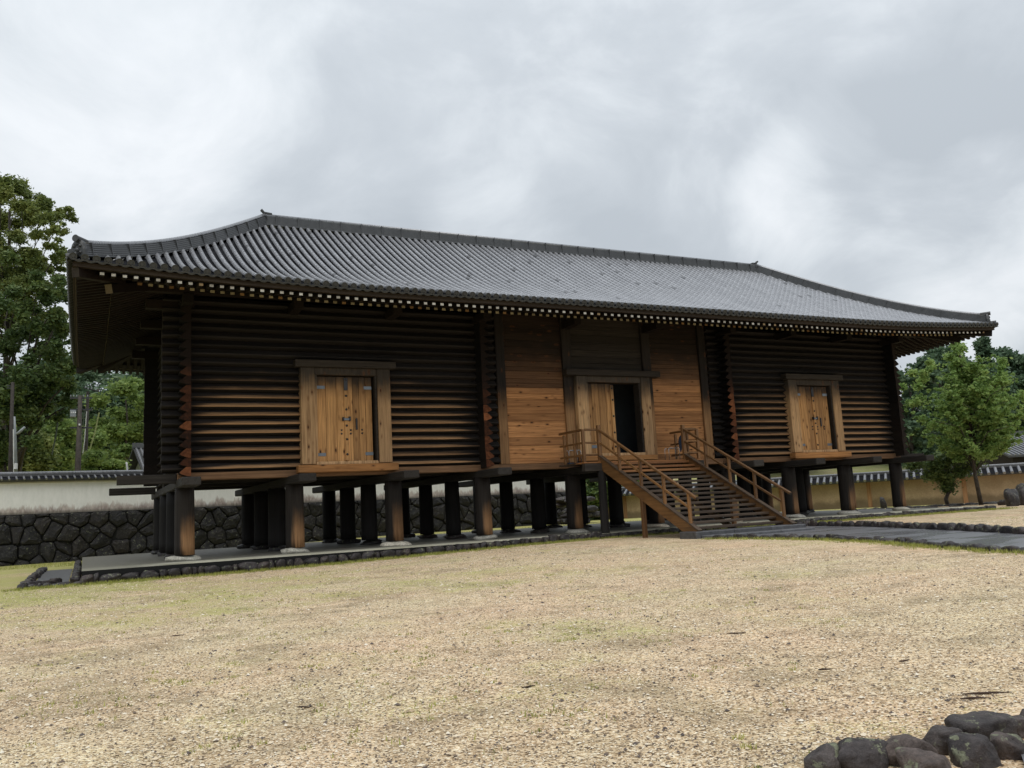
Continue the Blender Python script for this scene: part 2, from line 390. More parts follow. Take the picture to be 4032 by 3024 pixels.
# ------------------------------------------------------------------ ground
def axis_pts(lo, hi, step, far):
    a = np.arange(lo, hi + step / 2, step); o = []
    d = step
    x = hi
    while x < far:
        d *= 1.28; x += d; o.append(x)
    l = []; d = step; x = lo
    while x > -far:
        d *= 1.28; x -= d; l.append(x)
    return np.array(l[::-1] + list(a) + o)
PATH_L = [(15.1, -8.6), (15.35, -11), (15.2, -13.6), (14.4, -16.2), (13.4, -18.2), (12.7, -20.5), (11.9, -23.5), (11.2, -27), (10.8, -31)]
PATH_R = [(21.9, -7.2), (21.2, -9.6), (20.0, -12.3), (18.8, -15), (17.4, -17.6), (16.3, -20.3), (15.5, -23.3), (15.0, -27), (14.8, -31)]
def segd(x, y, pts):
    best = 1e9
    for (ax, ay), (bx_, by) in zip(pts[:-1], pts[1:]):
        dx, dy = bx_ - ax, by - ay; t = min(1, max(0, ((x - ax) * dx + (y - ay) * dy) / (dx * dx + dy * dy)))
        best = min(best, math.hypot(x - ax - t * dx, y - ay - t * dy))
    return best
gx = axis_pts(-12, 56, .5, 900); gy = axis_pts(-34, 40, .5, 900)
gv = []; gt = []
PLAT_EDGE = [(-3.2, 12.6), (-3.2, -2.9), (37.5, -2.9), (37.5, 12.6), (-3.2, 12.6)]
for y in gy:
    for x in gx:
        h = gz(x, y) + hill(x, y)
        g = 0.
        if -34 < y < 40 and -12 < x < 56:
            h += .012 * noise.noise(Vector((x * .8, y * .8, 0)))
            d = segd(x, y, PLAT_EDGE)
            g = max(g, math.exp(-d / 1.0) * 1.15)
            g = max(g, .95 * math.exp(-min(segd(x, y, PATH_L), segd(x, y, PATH_R)) / .55))
            g = max(g, .92 * sm(9, -4, x) * sm(-17, -7, y))
            g = max(g, .70 * sm(-8, -3.5, -abs(y + 10.5)) * sm(20, 2, x))
            if y > 9: g = max(g, 1.05)
            g = max(g, .44)
            if 21 < x < 40 and -18 < y < -4: g = max(g, .12)
        else: g = .8
        gv.append((x, y, h)); gt.append(g)
nx_ = len(gx)
gi = np.arange((len(gy) - 1) * nx_).reshape(len(gy) - 1, nx_)[:, :-1].ravel()
gf = np.stack([gi, gi + 1, gi + nx_ + 1, gi + nx_], 1)
def ground_mat():
    b = NB('gravel_ground')
    P = b.P
    vo = b.node('ShaderNodeTexVoronoi', {'Vector': P, 'Scale': 68., 'Randomness': 1.})
    vo2 = b.node('ShaderNodeTexVoronoi', {'Vector': P, 'Scale': 30., 'Randomness': 1.})
    cs = b.node('ShaderNodeSeparateXYZ', {0: vo.outputs['Color']}); cs2 = b.node('ShaderNodeSeparateXYZ', {0: vo2.outputs['Color']})
    n_big = b.noise(b.coord((.35, .35, .35)), 1., 5, .55); n_mid = b.noise(b.coord((2.2, 2.2, 2.2)), 1., 6, .65); n_f = b.noise(b.coord((14, 14, 14)), 1., 5, .7)
    c = b.ramp(cs.outputs[0], [(0., (.08, .055, .04)), (.15, (.36, .26, .155)), (.45, (.64, .485, .315)), (.8, (.81, .665, .47)), (1., (.93, .86, .71))])
    c = b.mix(b.math('MULTIPLY', b.math('LESS_THAN', cs2.outputs[1], .10), b.mr(vo2.outputs['Distance'], .3, .5, .85, 0.)), c, (.085, .06, .05))
    c = b.mix(1., c, b.ramp(n_mid, [(.28, (.70, .66, .62)), (.5, (.97, .96, .95)), (.72, (1.14, 1.13, 1.10))]), 'MULTIPLY')
    c = b.mix(1., c, b.ramp(n_f, [(.3, (.70, .67, .63)), (.6, (1.08, 1.08, 1.08))]), 'MULTIPLY')
    c = b.mix(1., c, b.ramp(n_big, [(.35, (1.03, .965, .935)), (.65, (.98, 1.01, .96))]), 'MULTIPLY')
    dirt = b.mr(b.math('ADD', b.noise(b.coord((.8, .8, .8), 0), 1., 8, .68), b.math('MULTIPLY', n_f, .18)), .60, .74, 0., .5)
    c = b.mix(dirt, c, (.22, .17, .10))
    a = b.node('ShaderNodeAttribute', attribute_name='tint').outputs['Fac']
    gm = b.noise(b.coord((.55, .55, .55)), 1., 9, .68); gf_ = b.noise(b.coord((30, 30, 30)), 1., 4, .7)
    s = b.math('ADD', b.math('ADD', a, b.math('MULTIPLY', b.math('SUBTRACT', gm, .5), 1.9)), b.math('MULTIPLY', b.math('SUBTRACT', gf_, .5), 1.5))
    gmask = b.mr(s, .52, 1.05, 0., .88)
    gc = b.ramp(b.math('ADD', b.math('MULTIPLY', gf_, .6), b.math('MULTIPLY', gm, .4)), [(.3, (.15, .155, .04)), (.5, (.33, .33, .095)), (.7, (.52, .49, .18))])
    c = b.mix(gmask, c, gc)
    d = b.vmath('SUBTRACT', P, (17., 0., 0.)); far = b.mr(b.node('ShaderNodeVectorMath', {0: d}, operation='LENGTH').outputs['Value'], 50, 90)
    c = b.mix(far, c, b.mix(n_mid, (.03, .055, .018), (.10, .14, .035)))
    h = b.math('ADD', b.math('MULTIPLY', vo.outputs['Distance'], -.6), b.math('MULTIPLY', n_f, .8))
    b.bump(h, .55, .02)
    return b.done(c, .85, .2)
go = link('ground', np_mesh('ground', np.array(gv), gf, [ground_mat()], gt, smooth=True)); tag(go, 'pale gravel yard with thin patches of yellow green grass', kind='structure')

# ------------------------------------------------------------------ rocks
import bmesh
def rock_mesh(name, seed, sub, mats, sx=1., sy=1., sz=1., rough=.18, flat=.0, smooth=True, sharp=14):
    rr = random.Random(seed * 97 + 3); pls = []
    for i in range(13):
        v = Vector((rr.gauss(0, 1), rr.gauss(0, 1), rr.gauss(0, 1))).normalized(); pls.append((v, rr.uniform(.68, 1.0)))
    pls += [(Vector((0, 0, 1)), rr.uniform(.75, .95)), (Vector((1, 0, 0)), .95), (Vector((-1, 0, 0)), .95), (Vector((0, 1, 0)), .95), (Vector((0, -1, 0)), .95)]
    bm = bmesh.new(); bmesh.ops.create_icosphere(bm, subdivisions=sub, radius=1.)
    for v in bm.verts:
        p = v.co.copy(); q = p * 1.0
        n = noise.noise(q * 1.1 + Vector((seed * 3.7, seed, 0))) * .9 + noise.noise(q * 3.1 + Vector((0, seed * 5.1, seed))) * .5 + noise.noise(q * 8 + Vector((seed, 0, seed))) * .22
        # soft intersection of random planes: broad faces with rounded edges
        acc = sum(math.exp(sharp * (p.dot(pn) / pd)) for pn, pd in pls); r = sharp / math.log(acc) * (1 + rough * n)
        v.co = Vector((p.x * r * sx, p.y * r * sy, max(-.7, p.z * r) * sz))
    me = bpy.data.meshes.new(name); bm.to_mesh(me); bm.free()
    for q in mats: me.materials.append(q)
    if smooth: me.polygons.foreach_set('use_smooth', [True] * len(me.polygons))
    return me
EDGE_R = [rock_mesh('edging_rock', i, 3, [M_ROCK], 1, .8, .8, .22, sharp=26) for i in range(9)]
BASE_R = [rock_mesh('base_rock', 20 + i, 2, [M_BASEROCK], 1, .9, .8, .10) for i in range(4)]

def put_rock(name, me, x, y, z, sx, sy, sz, rot, parent=None):
    mw = Matrix.Translation((x, y, z)) @ Matrix.Rotation(rot, 4, 'Z') @ Matrix.Diagonal((sx, sy, sz, 1))
    return link(name, me, parent, mw=mw)

# ------------------------------------------------------------------ platform under the storehouse
def plat_mat():
    b = NB('wet_lime_floor'); n = b.noise(b.coord((.5, .5, .5)), 1., 7, .6); n2 = b.noise(b.coord((7, 7, 7)), 1., 6, .65)
    sx = b.node('ShaderNodeSeparateXYZ', {0: b.P})
    dirtL = b.mr(b.math('ADD', sx.outputs[0], b.math('MULTIPLY', b.math('SUBTRACT', n, .5), 3.)), -1.6, .2, 1., 0.)
    under = b.mr(b.math('ADD', sx.outputs[1], b.math('MULTIPLY', b.math('SUBTRACT', n, .5), 1.)), -1.4, -.3, 0., 1.)  # shade below the building, painted into the floor colour
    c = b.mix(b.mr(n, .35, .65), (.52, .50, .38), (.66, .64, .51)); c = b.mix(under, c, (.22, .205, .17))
    c = b.mix(b.math('MULTIPLY', dirtL, .75), c, (.14, .13, .09))
    c = b.mix(1., c, b.ramp(n2, [(.3, (.75,) * 3), (.65, (1.08,) * 3)]), 'MULTIPLY')
    b.bump(n2, .2, .02); return b.done(c, .55, .35)
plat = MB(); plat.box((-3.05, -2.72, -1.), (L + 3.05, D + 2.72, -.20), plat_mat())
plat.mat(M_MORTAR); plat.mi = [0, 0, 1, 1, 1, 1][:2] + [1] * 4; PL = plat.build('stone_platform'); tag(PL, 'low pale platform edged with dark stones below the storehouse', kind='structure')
def edge_row(pts, parent, gap=.34, zf=None, h=.2, wob=.06, name='edging_stone', mes=EDGE_R, w=.17):
    i = 0
    for (ax, ay), (bx_, by) in zip(pts[:-1], pts[1:]):
        ln = math.hypot(bx_ - ax, by - ay); t = 0
        ang = math.atan2(by - ay, bx_ - ax)
        while t < ln:
            s = gap * random.choice([.55, .8, 1., 1.25, 1.6]) * random.uniform(.9, 1.1); x = ax + (bx_ - ax) * (t + s / 2) / ln; y = ay + (by - ay) * (t + s / 2) / ln
            z = zf(x, y)
            put_rock(name, random.choice(mes), x + random.uniform(-wob, wob) * .5, y + random.uniform(-wob, wob), z, s * .52, w * random.uniform(.8, 1.15), h * random.uniform(.75, 1.15), ang + random.uniform(-.15, .15), parent)
            t += s * random.uniform(.84, .97); i += 1
edge_row([(-3.1, -2.86), (14.4, -2.86)], PL, .36, lambda x, y: gz(x, y) + .13 - .03 * sm(3, 14, x), .21, .03)
edge_row([(19.9, -2.86), (L + 3.2, -2.86)], PL, .38, lambda x, y: gz(x, y) + .08, .17, .03)
edge_row([(-3.2, -2.5), (-3.2, D + 2.7)], PL, .42, lambda x, y: gz(x, y) + .12, .2, .03)
edge_row([(L + 3.2, -2.5), (L + 3.2, D + 2.7)], PL, .5, lambda x, y: gz(x, y) + .04, .15, .03)
edge_row([(14.4, -2.86), (19.9, -2.86)], PL, .38, lambda x, y: gz(x, y) + .08, .15, .03)
# stone drain at the left end
DR = empty('drain', (-3.9, 1, -.6)); tag(DR, 'stone lined drain along the left end of the platform', kind='structure')
mb = MB(); mb.box((-4.35, -2.4, -.9), (-3.4, 9, -.55), M_STEP); mb.build('drain_bed', DR)
edge_row([(-4.5, -2.2), (-4.45, 9)], DR, .4, lambda x, y: gz(x, y) + .06, .17, .05, 'drain_stone')
edge_row([(-4.7, -2.75), (-3.2, -2.9)], DR, .33, lambda x, y: gz(x, y) + .03, .13, .05, 'drain_stone')
edge_row([(-4.6, -2.6), (-3.7, -1.2)], DR, .36, lambda x, y: gz(x, y) + .05, .15, .05, 'drain_stone')

# ------------------------------------------------------------------ path with its edging
def path_mat():
    b = NB('wet_asphalt'); n = b.noise(b.coord((.6, .6, .6)), 1., 6, .6); n2 = b.noise(b.coord((45, 45, 45)), 1., 3, .7)
    c = b.mix(n, (.11, .11, .118), (.17, .172, .18)); c = b.mix(1., c, b.ramp(n2, [(.3, (.7,) * 3), (.7, (1.3,) * 3)]), 'MULTIPLY')
    pud = b.mr(b.noise(b.coord((.35, .9, .5)), 1., 3, .5), .42, .6)
    b.bump(n2, .12, .01); return b.done(c, b.mr(pud, 0., 1., .42, .22), .6)
M_PATH = path_mat()
pm = MB(); n = len(PATH_L)
vs = [(x, y, gz(x, y) + .03) for x, y in PATH_L] + [(x, y, gz(x, y) + .03) for x, y in PATH_R]
pm.add(vs, [(i, n + i, n + i + 1, i + 1) for i in range(n - 1)], M_PATH)
pm.add([(15.1, -8.6, -.33), (15.1, -7.4, -.33), (21.9, -4.8, -.33), (21.9, -7.2, -.33)], [(0, 3, 2, 1)], M_PATH)
PT = pm.build('path'); tag(PT, 'wet asphalt path edged with dark rounded stones leading to the stairs', kind='structure')
edge_row(PATH_L[:8], PT, .5, lambda x, y: gz(x, y) + .03, .15, .05, w=.2)
edge_row([(21.9, -5.2)] + PATH_R[:8], PT, .5, lambda x, y: gz(x, y) + .08, .2, .04, w=.2)
pm = MB(); pm.add([(1.62, -27.66, -.535), (1.25, -27.95, -.535), (-.6, -29.2, -.535), (-.6, -33, -.535), (8, -33, -.535), (8, -27, -.535), (2.4, -27.45, -.535)], [(0, 1, 2, 3, 4, 5, 6)], M_PATH)
P2 = pm.build('path'); tag(P2, 'wet asphalt at the corner beyond the row of boulders', kind='structure')

# foreground boulders
BL = [(.66, -27.20, .15, .10, .095, 'small dark boulder leftmost of the row at the gravel edge'),
      (.87, -27.28, .150, .11, .15, 'rounded brown boulder with a dark hollow on top, second from the left'),
      (1.12, -27.38, .125, .11, .14, 'smooth round grey brown boulder between two larger stones'),
      (1.06, -27.66, .14, .12, .13, 'half hidden dark boulder lowest in the corner row'),
      (1.35, -27.30, .125, .11, .15, 'boulder with pale lichen patches beside the gravel'),
      (1.68, -27.22, .20, .12, .165, 'largest long brown boulder of the corner row'),
      (1.36, -27.66, .15, .12, .15, 'grey boulder in front of the largest brown boulder'),
      (1.64, -27.66, .13, .12, .15, 'dark boulder at the edge of the asphalt in the corner'),
      (2.06, -27.10, .15, .12, .16, 'grey green lichened boulder behind the largest one'),
      (2.35, -26.85, .14, .12, .15, 'farthest boulder of the corner row, mossy grey')]
SPOT = [(3265, 3045, 150), (3420, 3035, 190), (3600, 3018, 165), (3690, 3075, 190), (3752, 2972, 160), (3890, 2935, 225), (3880, 3020, 180), (4015, 2990, 150), (4030, 2905, 120), (4110, 2880, 130)]
for i, (x, y, a, b_, c_, lab) in enumerate(BL):
    px, py, wpx = SPOT[i]; dr = AF + AR * (px - 2016) / F_PX - AU * (py - 1512) / F_PX; t = (-.56 - CAM[2]) / dr[2]; P_ = CAM + t * dr; a = wpx / F_PX * t / 2 * 1.24; b_ = a * .8
    P_ = P_ + np.array([.449, .8935, 0]) * b_ * .9
    me = rock_mesh('boulder', 50 + i * 1.7, 5, [M_ROCKF], 1, 1, 1, .15)
    o = put_rock('boulder', me, P_[0], P_[1], gz(P_[0], P_[1]) + .03, a, b_, [.12, .135, .13, .11, .125, .13, .13, .11, .10, .10][i], [-.2, -.6, -.3, -.5, -.1, -.15, -.4, .2, -.3, 0][i]); tag(o, lab, 'boulder', 'boulders edging the path corner')

# ------------------------------------------------------------------ the storehouse
SH = empty('log_storehouse', (CX, D / 2, 0))
tag(SH, 'long dark raised log storehouse with grey tiled hipped roof on thick round posts', 'storehouse')
# columns and base stones
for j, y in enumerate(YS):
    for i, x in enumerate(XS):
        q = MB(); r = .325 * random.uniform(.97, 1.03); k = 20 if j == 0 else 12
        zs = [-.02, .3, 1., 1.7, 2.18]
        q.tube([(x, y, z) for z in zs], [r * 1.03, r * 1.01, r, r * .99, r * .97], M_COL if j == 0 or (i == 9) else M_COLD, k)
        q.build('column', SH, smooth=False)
        ex = 1.55 if j == 0 else 1.3
        put_rock('foundation_stone', random.choice(BASE_R if j == 0 else EDGE_R), x + random.uniform(.0, .12), y + random.uniform(-.1, .05), -.15, .40 * ex * random.uniform(.85, 1.05), .36 * ex * random.uniform(.85, 1.0), .21 * random.uniform(.9, 1.1), random.uniform(-.4, .4), SH)
for o in [o for o in col.objects if o.name.startswith('column')]:
    me = o.data; me.polygons.foreach_set('use_smooth', [len(p.vertices) == 4 for p in me.polygons])
# floor beams
for x in XS: bx('cross_beam', (x - .29, -2.12, 2.18), (x + .29, D + 2.12, 2.46), M_BEAMY, SH, bevel=.03)
for y in (0, D):
    bx('arm_beam', (-2.08, y - .17, 2.36), (-.26, y + .17, 2.66), M_BEAMX, SH, bevel=.02)
    bx('arm_beam', (L + .26, y - .17, 2.36), (L + 2.08, y + .17, 2.66), M_BEAMX, SH, bevel=.02)
for y in YS[1:3]: bx('floor_girder', (-.2, y - .17, 2.463), (L + .2, y + .17, 2.70), M_BEAMX, SH)
bx('floor_girder', (-.2, D - .24, 2.463), (L + .2, D + .2, 2.70), M_BEAMX, SH)
M_SB = wood('sill_beam_timber', 'x', (.20, .12, .07), (.07, .05, .035))
bx('sill_beam', (-.25, -.22, 2.44), (XS[3] + .35, .2, 2.69), M_SB, SH, bevel=.02)
bx('sill_beam', (XS[3] + .35, -.2, 2.44), (XS[6] - .35, .2, 2.68), M_SB, SH, bevel=.02)
bx('sill_beam', (XS[6] - .35, -.22, 2.44), (L + .25, .2, 2.69), M_SB, SH, bevel=.02)
bx('floor', (-.1, .21, 2.704), (L + .1, D - .25, 2.78), M_FLOORIN, SH)
# logs
PIT = .305; NL = 20; ZB = 2.70
def log_profile(v0=0.):
    # (outward, z, wear)
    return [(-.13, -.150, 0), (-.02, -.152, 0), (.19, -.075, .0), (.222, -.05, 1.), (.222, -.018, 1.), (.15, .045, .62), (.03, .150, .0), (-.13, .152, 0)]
def log(name, a, b_, out, matb):
    """a->b along; out = outward unit 2D"""
    q = MB(); pr = log_profile(); A = Vector(a); Bv = Vector(b_); vs = []; ww = []
    n = max(1, int((Bv - A).length / 1.6)); 
    jit = random.uniform(0, 50); ts = [i / n for i in range(n + 1)]
    if matb is M_LOG:
        for xx in (-.25, -.05, XS[3] + .05, XS[3] + .25, XS[6] - .25, XS[6] - .05, L + .05, L + .25):
            t_ = (xx - A.x) / (Bv.x - A.x)
            if 0 < t_ < 1: ts.append(t_)
        ts.sort(); n = len(ts) - 1
    for i in range(n + 1):
        p = A.lerp(Bv, ts[i]); kw = 1. if (0 <= p.x <= XS[3] or XS[6] <= p.x <= L) else .22  # past the corners: less bleached, and corner shade put into the colour
        for o_, z, w_ in pr:
            k = 1 + .06 * noise.noise(Vector((p.x * .7 + jit, p.y * .7, z * 3)))
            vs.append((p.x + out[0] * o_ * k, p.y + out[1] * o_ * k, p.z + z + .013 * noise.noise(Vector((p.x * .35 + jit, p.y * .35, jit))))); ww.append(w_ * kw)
    m_ = len(pr)
    fs = [(i * m_ + j, i * m_ + (j + 1) % m_, (i + 1) * m_ + (j + 1) % m_, (i + 1) * m_ + j) for i in range(n) for j in range(m_)]
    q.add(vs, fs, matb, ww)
    q.add([vs[i] for i in range(m_)] + vs[-m_:], [tuple(range(m_)), tuple(range(m_, 2 * m_))[::-1]], M_LOGENDX if matb is M_LOG or out[1] else M_LOGEND)
    lo = q.build(name, SH)
    if not out[1] and a[0] > L - .1: lo.data.materials[1] = M_LOGENDX
    return lo
DOORS = [(XS[1] + B / 2 + .04, 1.67), (XS[7] + B / 2, 1.67)]
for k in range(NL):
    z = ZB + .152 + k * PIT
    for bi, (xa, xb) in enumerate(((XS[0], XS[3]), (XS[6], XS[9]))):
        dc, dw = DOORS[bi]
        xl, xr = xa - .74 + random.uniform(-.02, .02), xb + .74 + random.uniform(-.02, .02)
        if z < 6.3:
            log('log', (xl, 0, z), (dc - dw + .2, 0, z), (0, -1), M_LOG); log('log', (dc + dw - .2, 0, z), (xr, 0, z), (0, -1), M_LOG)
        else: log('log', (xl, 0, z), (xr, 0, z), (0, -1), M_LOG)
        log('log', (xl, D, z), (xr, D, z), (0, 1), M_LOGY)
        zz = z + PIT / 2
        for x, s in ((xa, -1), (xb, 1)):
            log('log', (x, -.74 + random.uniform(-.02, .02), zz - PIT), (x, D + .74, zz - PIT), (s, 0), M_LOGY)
# boarded centre
random.seed(3)
PW = [(XS[3] + .79, XS[3] + 1.19), (XS[4] - .2, XS[4] + .24), (XS[5] - .24, XS[5] + .2), (XS[6] - 1.19, XS[6] - .79)]
for a, b_ in PW: bx('wall_post', (a, -.16, 2.69), (b_, .1, 8.9), M_POST, SH)
ZT = {0: 5.8, 1: 99, 2: 6.3}
for bi, (xa, xb) in enumerate(((PW[0][1], PW[1][0]), (PW[1][1], PW[2][0]), (PW[2][1], PW[3][0]))):
    z = 2.69 if bi != 1 else 6.6
    while z < 8.9:
        h = random.choice([.18, .2, .24, .28, .33, .3]); top = min(z + h, 8.9)
        if z < ZT[bi] < top + .08 and bi != 1: top = ZT[bi]
        low = top <= ZT[bi] + .001 and bi != 1
        bx('wall_board', (xa + .003, -.05 + random.uniform(-.006, .006), z + .004), (xb - .003, .05, top - .004), M_BOARD2 if low else M_BOARD if bi != 1 else M_HEAD, SH, bevel=.008)
        z = top
# back boards and inner closure
mb = MB(); mb.box((XS[3], D - .05, 2.71), (XS[6], D + .05, 8.8), M_BEAMX); mb.build('rear_wall', SH)
mb = MB()
mb.box((XS[3] + .25, .5, 2.79), (XS[6] - .25, .56, 8.8), M_BLACK)
# doors
def stud(parent, x, y, z, r=.035):
    q = MB(); q.tube([(x, y, z), (x, y - .02, z), (x, y - .035, z)], [r, r * .9, r * .4], M_IRON, 8); q.build('stud', parent, smooth=True)
def door_frame(cx, hw, jw, zb, zt, head, hsp, y0, mj=M_JAMB):
    fr = MB(); fr.box((cx - hsp, y0 - .12, zt), (cx + hsp, y0 + .25, zt + .26), M_HEAD); F = fr.build('door_frame', SH, bevel=.015)
    for s in (-1, 1):
        a, b_ = sorted((cx + s * hw, cx + s * (hw - jw)))
        bx('jamb', (a, y0, zb), (b_, .12, zt - .002), mj, F, bevel=.015)
        a, b_ = sorted((cx + s * (hw - jw - .003), cx + s * (hw - jw - .09)))
        bx('inner_jamb', (a, y0 + .05, zb + .1), (b_, .10, zt - .27), M_HEAD if s > 0 else mj, F, bevel=.006)
    bx('lintel', (cx - hw + jw + .003, y0 + .03, zt - .26), (cx + hw - jw - .003, .12, zt - .003), mj, F, bevel=.01)
    return F
def leaf(parent_frame, x0, x1, y, z0, z1, edge=True):
    Lf = empty('door_leaf', ((x0 + x1) / 2, y, z0)); Lf.parent = SH; Lf.matrix_parent_inverse = Matrix.Translation(SH.location).inverted()
    x = x0; n = random.choice([3, 4]); ws = [random.uniform(.7, 1.3) for _ in range(n)]; s = sum(ws)
    for w_ in ws:
        xx = x + (x1 - x0) * w_ / s
        bx2('plank', (x + .006, y - .03 + random.uniform(-.002, .002), z0), (xx - .006, y + .03, z1), M_DOOR, Lf, bevel=.005); x = xx
    return Lf
def bx2(name, a, b_, mat, parent, bevel=.006):
    return bx(name, a, b_, mat, parent, bevel=bevel)
for cx, hw in DOORS:
    F = door_frame(cx, hw, .50, 2.86, 6.36, 0, 1.88, -.42)
    bx('door_sill', (cx - 1.84, -.60, 2.56), (cx + 1.84, -.22, 2.83), M_SILL, F, bevel=.02)
    bx('threshold', (cx - 1.16, -.40, 2.835), (cx + 1.16, .1, 2.95), M_JAMB, F)
    yd = -.17; z0, z1 = 2.96, 6.06
    l1 = leaf(F, cx - 1.07, cx - .02, yd, z0, z1); l2 = leaf(F, cx - .0, cx + 1.0, yd, z0, z1)
    bx2('closing_batten', (cx - .055, yd - .075, z0 + .02), (cx + .085, yd - .032, 5.55), M_DOOR, l2)
    bx2('batten_plate', (cx - .055, yd - .08, 5.56), (cx + .085, yd - .032, z1 - .05), M_IRON, l2)
    for z in (3.2, 3.75, 4.25, 4.85, 5.35, 5.95): stud(l2, cx + .015, yd - .078, z, .045)
    for x_ in (cx - .17, cx + .17): 
        for z in (3.96, 4.09): stud(l1 if x_ < cx else l2, x_, yd - .03, z, .038)
    for z in (3.97, 4.10): stud(l2, cx + .6, yd - .03, z, .038)
    bx2('bolt', (cx - .13, yd - .13, 4.44), (cx + .14, yd - .085, 4.52), M_STEEL, l2)
    bx2('bolt_bracket', (cx - .14, yd - .15, 4.42), (cx - .09, yd - .03, 4.56), M_IRON, l1); bx2('bolt_bracket', (cx + .10, yd - .15, 4.42), (cx + .16, yd - .03, 4.58), M_IRON, l2)
    bx2('handle', (cx + .36, yd - .09, 4.10), (cx + .42, yd - .03, 4.52), M_IRON, l2)
    for z in (3.15, 5.6):
        bx2('hinge_plate', (cx - 1.07, yd - .045, z), (cx - .76, yd - .031, z + .12), M_STEEL, l1); bx2('hinge_plate', (cx + .70, yd - .045, z), (cx + 1.0, yd - .031, z + .12), M_STEEL, l2)
# the open centre door
cx = CX + .08
F = door_frame(cx, 1.86, .48, 2.9, 6.30, 0, 2.38, -.38)
bx('door_sill', (cx - 1.9, -.5, 2.70), (cx + 1.9, -.21, 2.90), M_SILL, F); bx('threshold', (cx - 1.37, -.4, 2.904), (cx + 1.37, .1, 3.02), M_JAMB, F)
l3 = leaf(F, cx - 1.28, cx - .1, -.16, 3.03, 6.0)
bx2('closing_batten', (cx - .13, -.25, 3.05), (cx + .02, -.193, 5.95), M_DOOR, l3)
for z in (3.3, 3.9, 4.6, 5.3, 5.8): stud(l3, cx - .055, -.255, z, .045)
bx2('hinge_plate', (cx - 1.26, -.205, 3.25), (cx - .95, -.192, 3.38), M_STEEL, l3)
mbk = MB(); mbk.box((XS[4] - 1, 1.6, 2.79), (XS[5] + 1, 1.7, 6.6), plain('inner_screen', (.035, .04, .045), .8)); mbk.build('inner_partition', SH)

# wall top beams, brackets
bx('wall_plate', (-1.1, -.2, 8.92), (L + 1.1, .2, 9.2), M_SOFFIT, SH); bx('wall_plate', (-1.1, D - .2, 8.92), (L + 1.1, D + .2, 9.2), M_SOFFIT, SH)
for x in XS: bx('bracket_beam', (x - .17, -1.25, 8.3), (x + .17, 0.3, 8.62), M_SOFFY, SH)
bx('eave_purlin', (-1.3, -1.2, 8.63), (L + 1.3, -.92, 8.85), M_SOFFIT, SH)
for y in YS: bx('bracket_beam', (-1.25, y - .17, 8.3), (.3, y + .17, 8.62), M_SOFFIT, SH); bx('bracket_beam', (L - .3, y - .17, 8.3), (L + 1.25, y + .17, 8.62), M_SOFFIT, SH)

# ------------------------------------------------------------------ roof
EZ, RH = 8.42, 4.90
def rz(d, s): return EZ + RH * (.6 * s + .6 * s * s - .2 * s ** 3) + .34 * max(0., 1 - max(d, 0) / 10) ** 1.8 * (1 - s) ** 2
FACES = {'front': ((X0E, Y0E), (1, 0), (0, 1), LF, WF, WS), 'back': ((X0E + LF, Y0E + LS), (-1, 0), (0, -1), LF, WF, WS),
         'left': ((X0E, Y0E + LS), (0, -1), (1, 0), LS, WS, WF), 'right': ((X0E + LF, Y0E), (0, 1), (-1, 0), LS, WS, WF)}
def rp(face, u, s, dz=0.):
    (ox, oy), a, b_, Ln, W, Ho = face; d = min(u, Ln - u) - Ho * s
    return Vector((ox + a[0] * u + b_[0] * W * s, oy + a[1] * u + b_[1] * W * s, rz(d, s) + dz))
RF = empty('roof', (CX, D / 2, 10)); RF.parent = SH; RF.matrix_parent_inverse = Matrix.Translation(SH.location).inverted()
PITCH_T = .304
def tile_arrays():
    seg = 7; v = []
    for t, r in ((0., .079), (1.02, .074)):
        for j in range(seg + 1):
            an = math.pi * j / seg; v.append((math.cos(an) * r, t, math.sin(an) * r * 1.25 + .0))
    f = [(j, j + 1, seg + 1 + j + 1, seg + 1 + j) for j in range(seg)]
    return np.array(v), f
TV, TF = tile_arrays()
cap = [(i, i + 1, 6 - i, 7 - i) for i in range(3)]
TF4 = np.array([tuple(q) for q in TF] + [(a, b_, c_, d_) for a, b_, c_, d_ in cap])
tmesh = []
for k in range(5): tmesh.append(np_mesh('roll_tile', TV, TF4[:, ::-1], [M_TILE], np.full(len(TV), .46 + .03 * k), smooth=False))
for me in tmesh: me.polygons.foreach_set('use_smooth', [i < 7 for i in range(len(me.polygons))])
frames = []; pan_v = []; pan_f = []; pan_t = []; deck_v = []; deck_f = []
def frame_of(face, u, s, ds):
    p = rp(face, u, s); q = rp(face, u, s + ds); a = Vector((face[1][0], face[1][1], 0))
    e_ = .05; pu = rp(face, u + e_, s); pv = rp(face, u - e_, s); a = (pu - pv).normalized()
    t = q - p; n = a.cross(t).normalized(); return p, a, t, n
pcount = 0
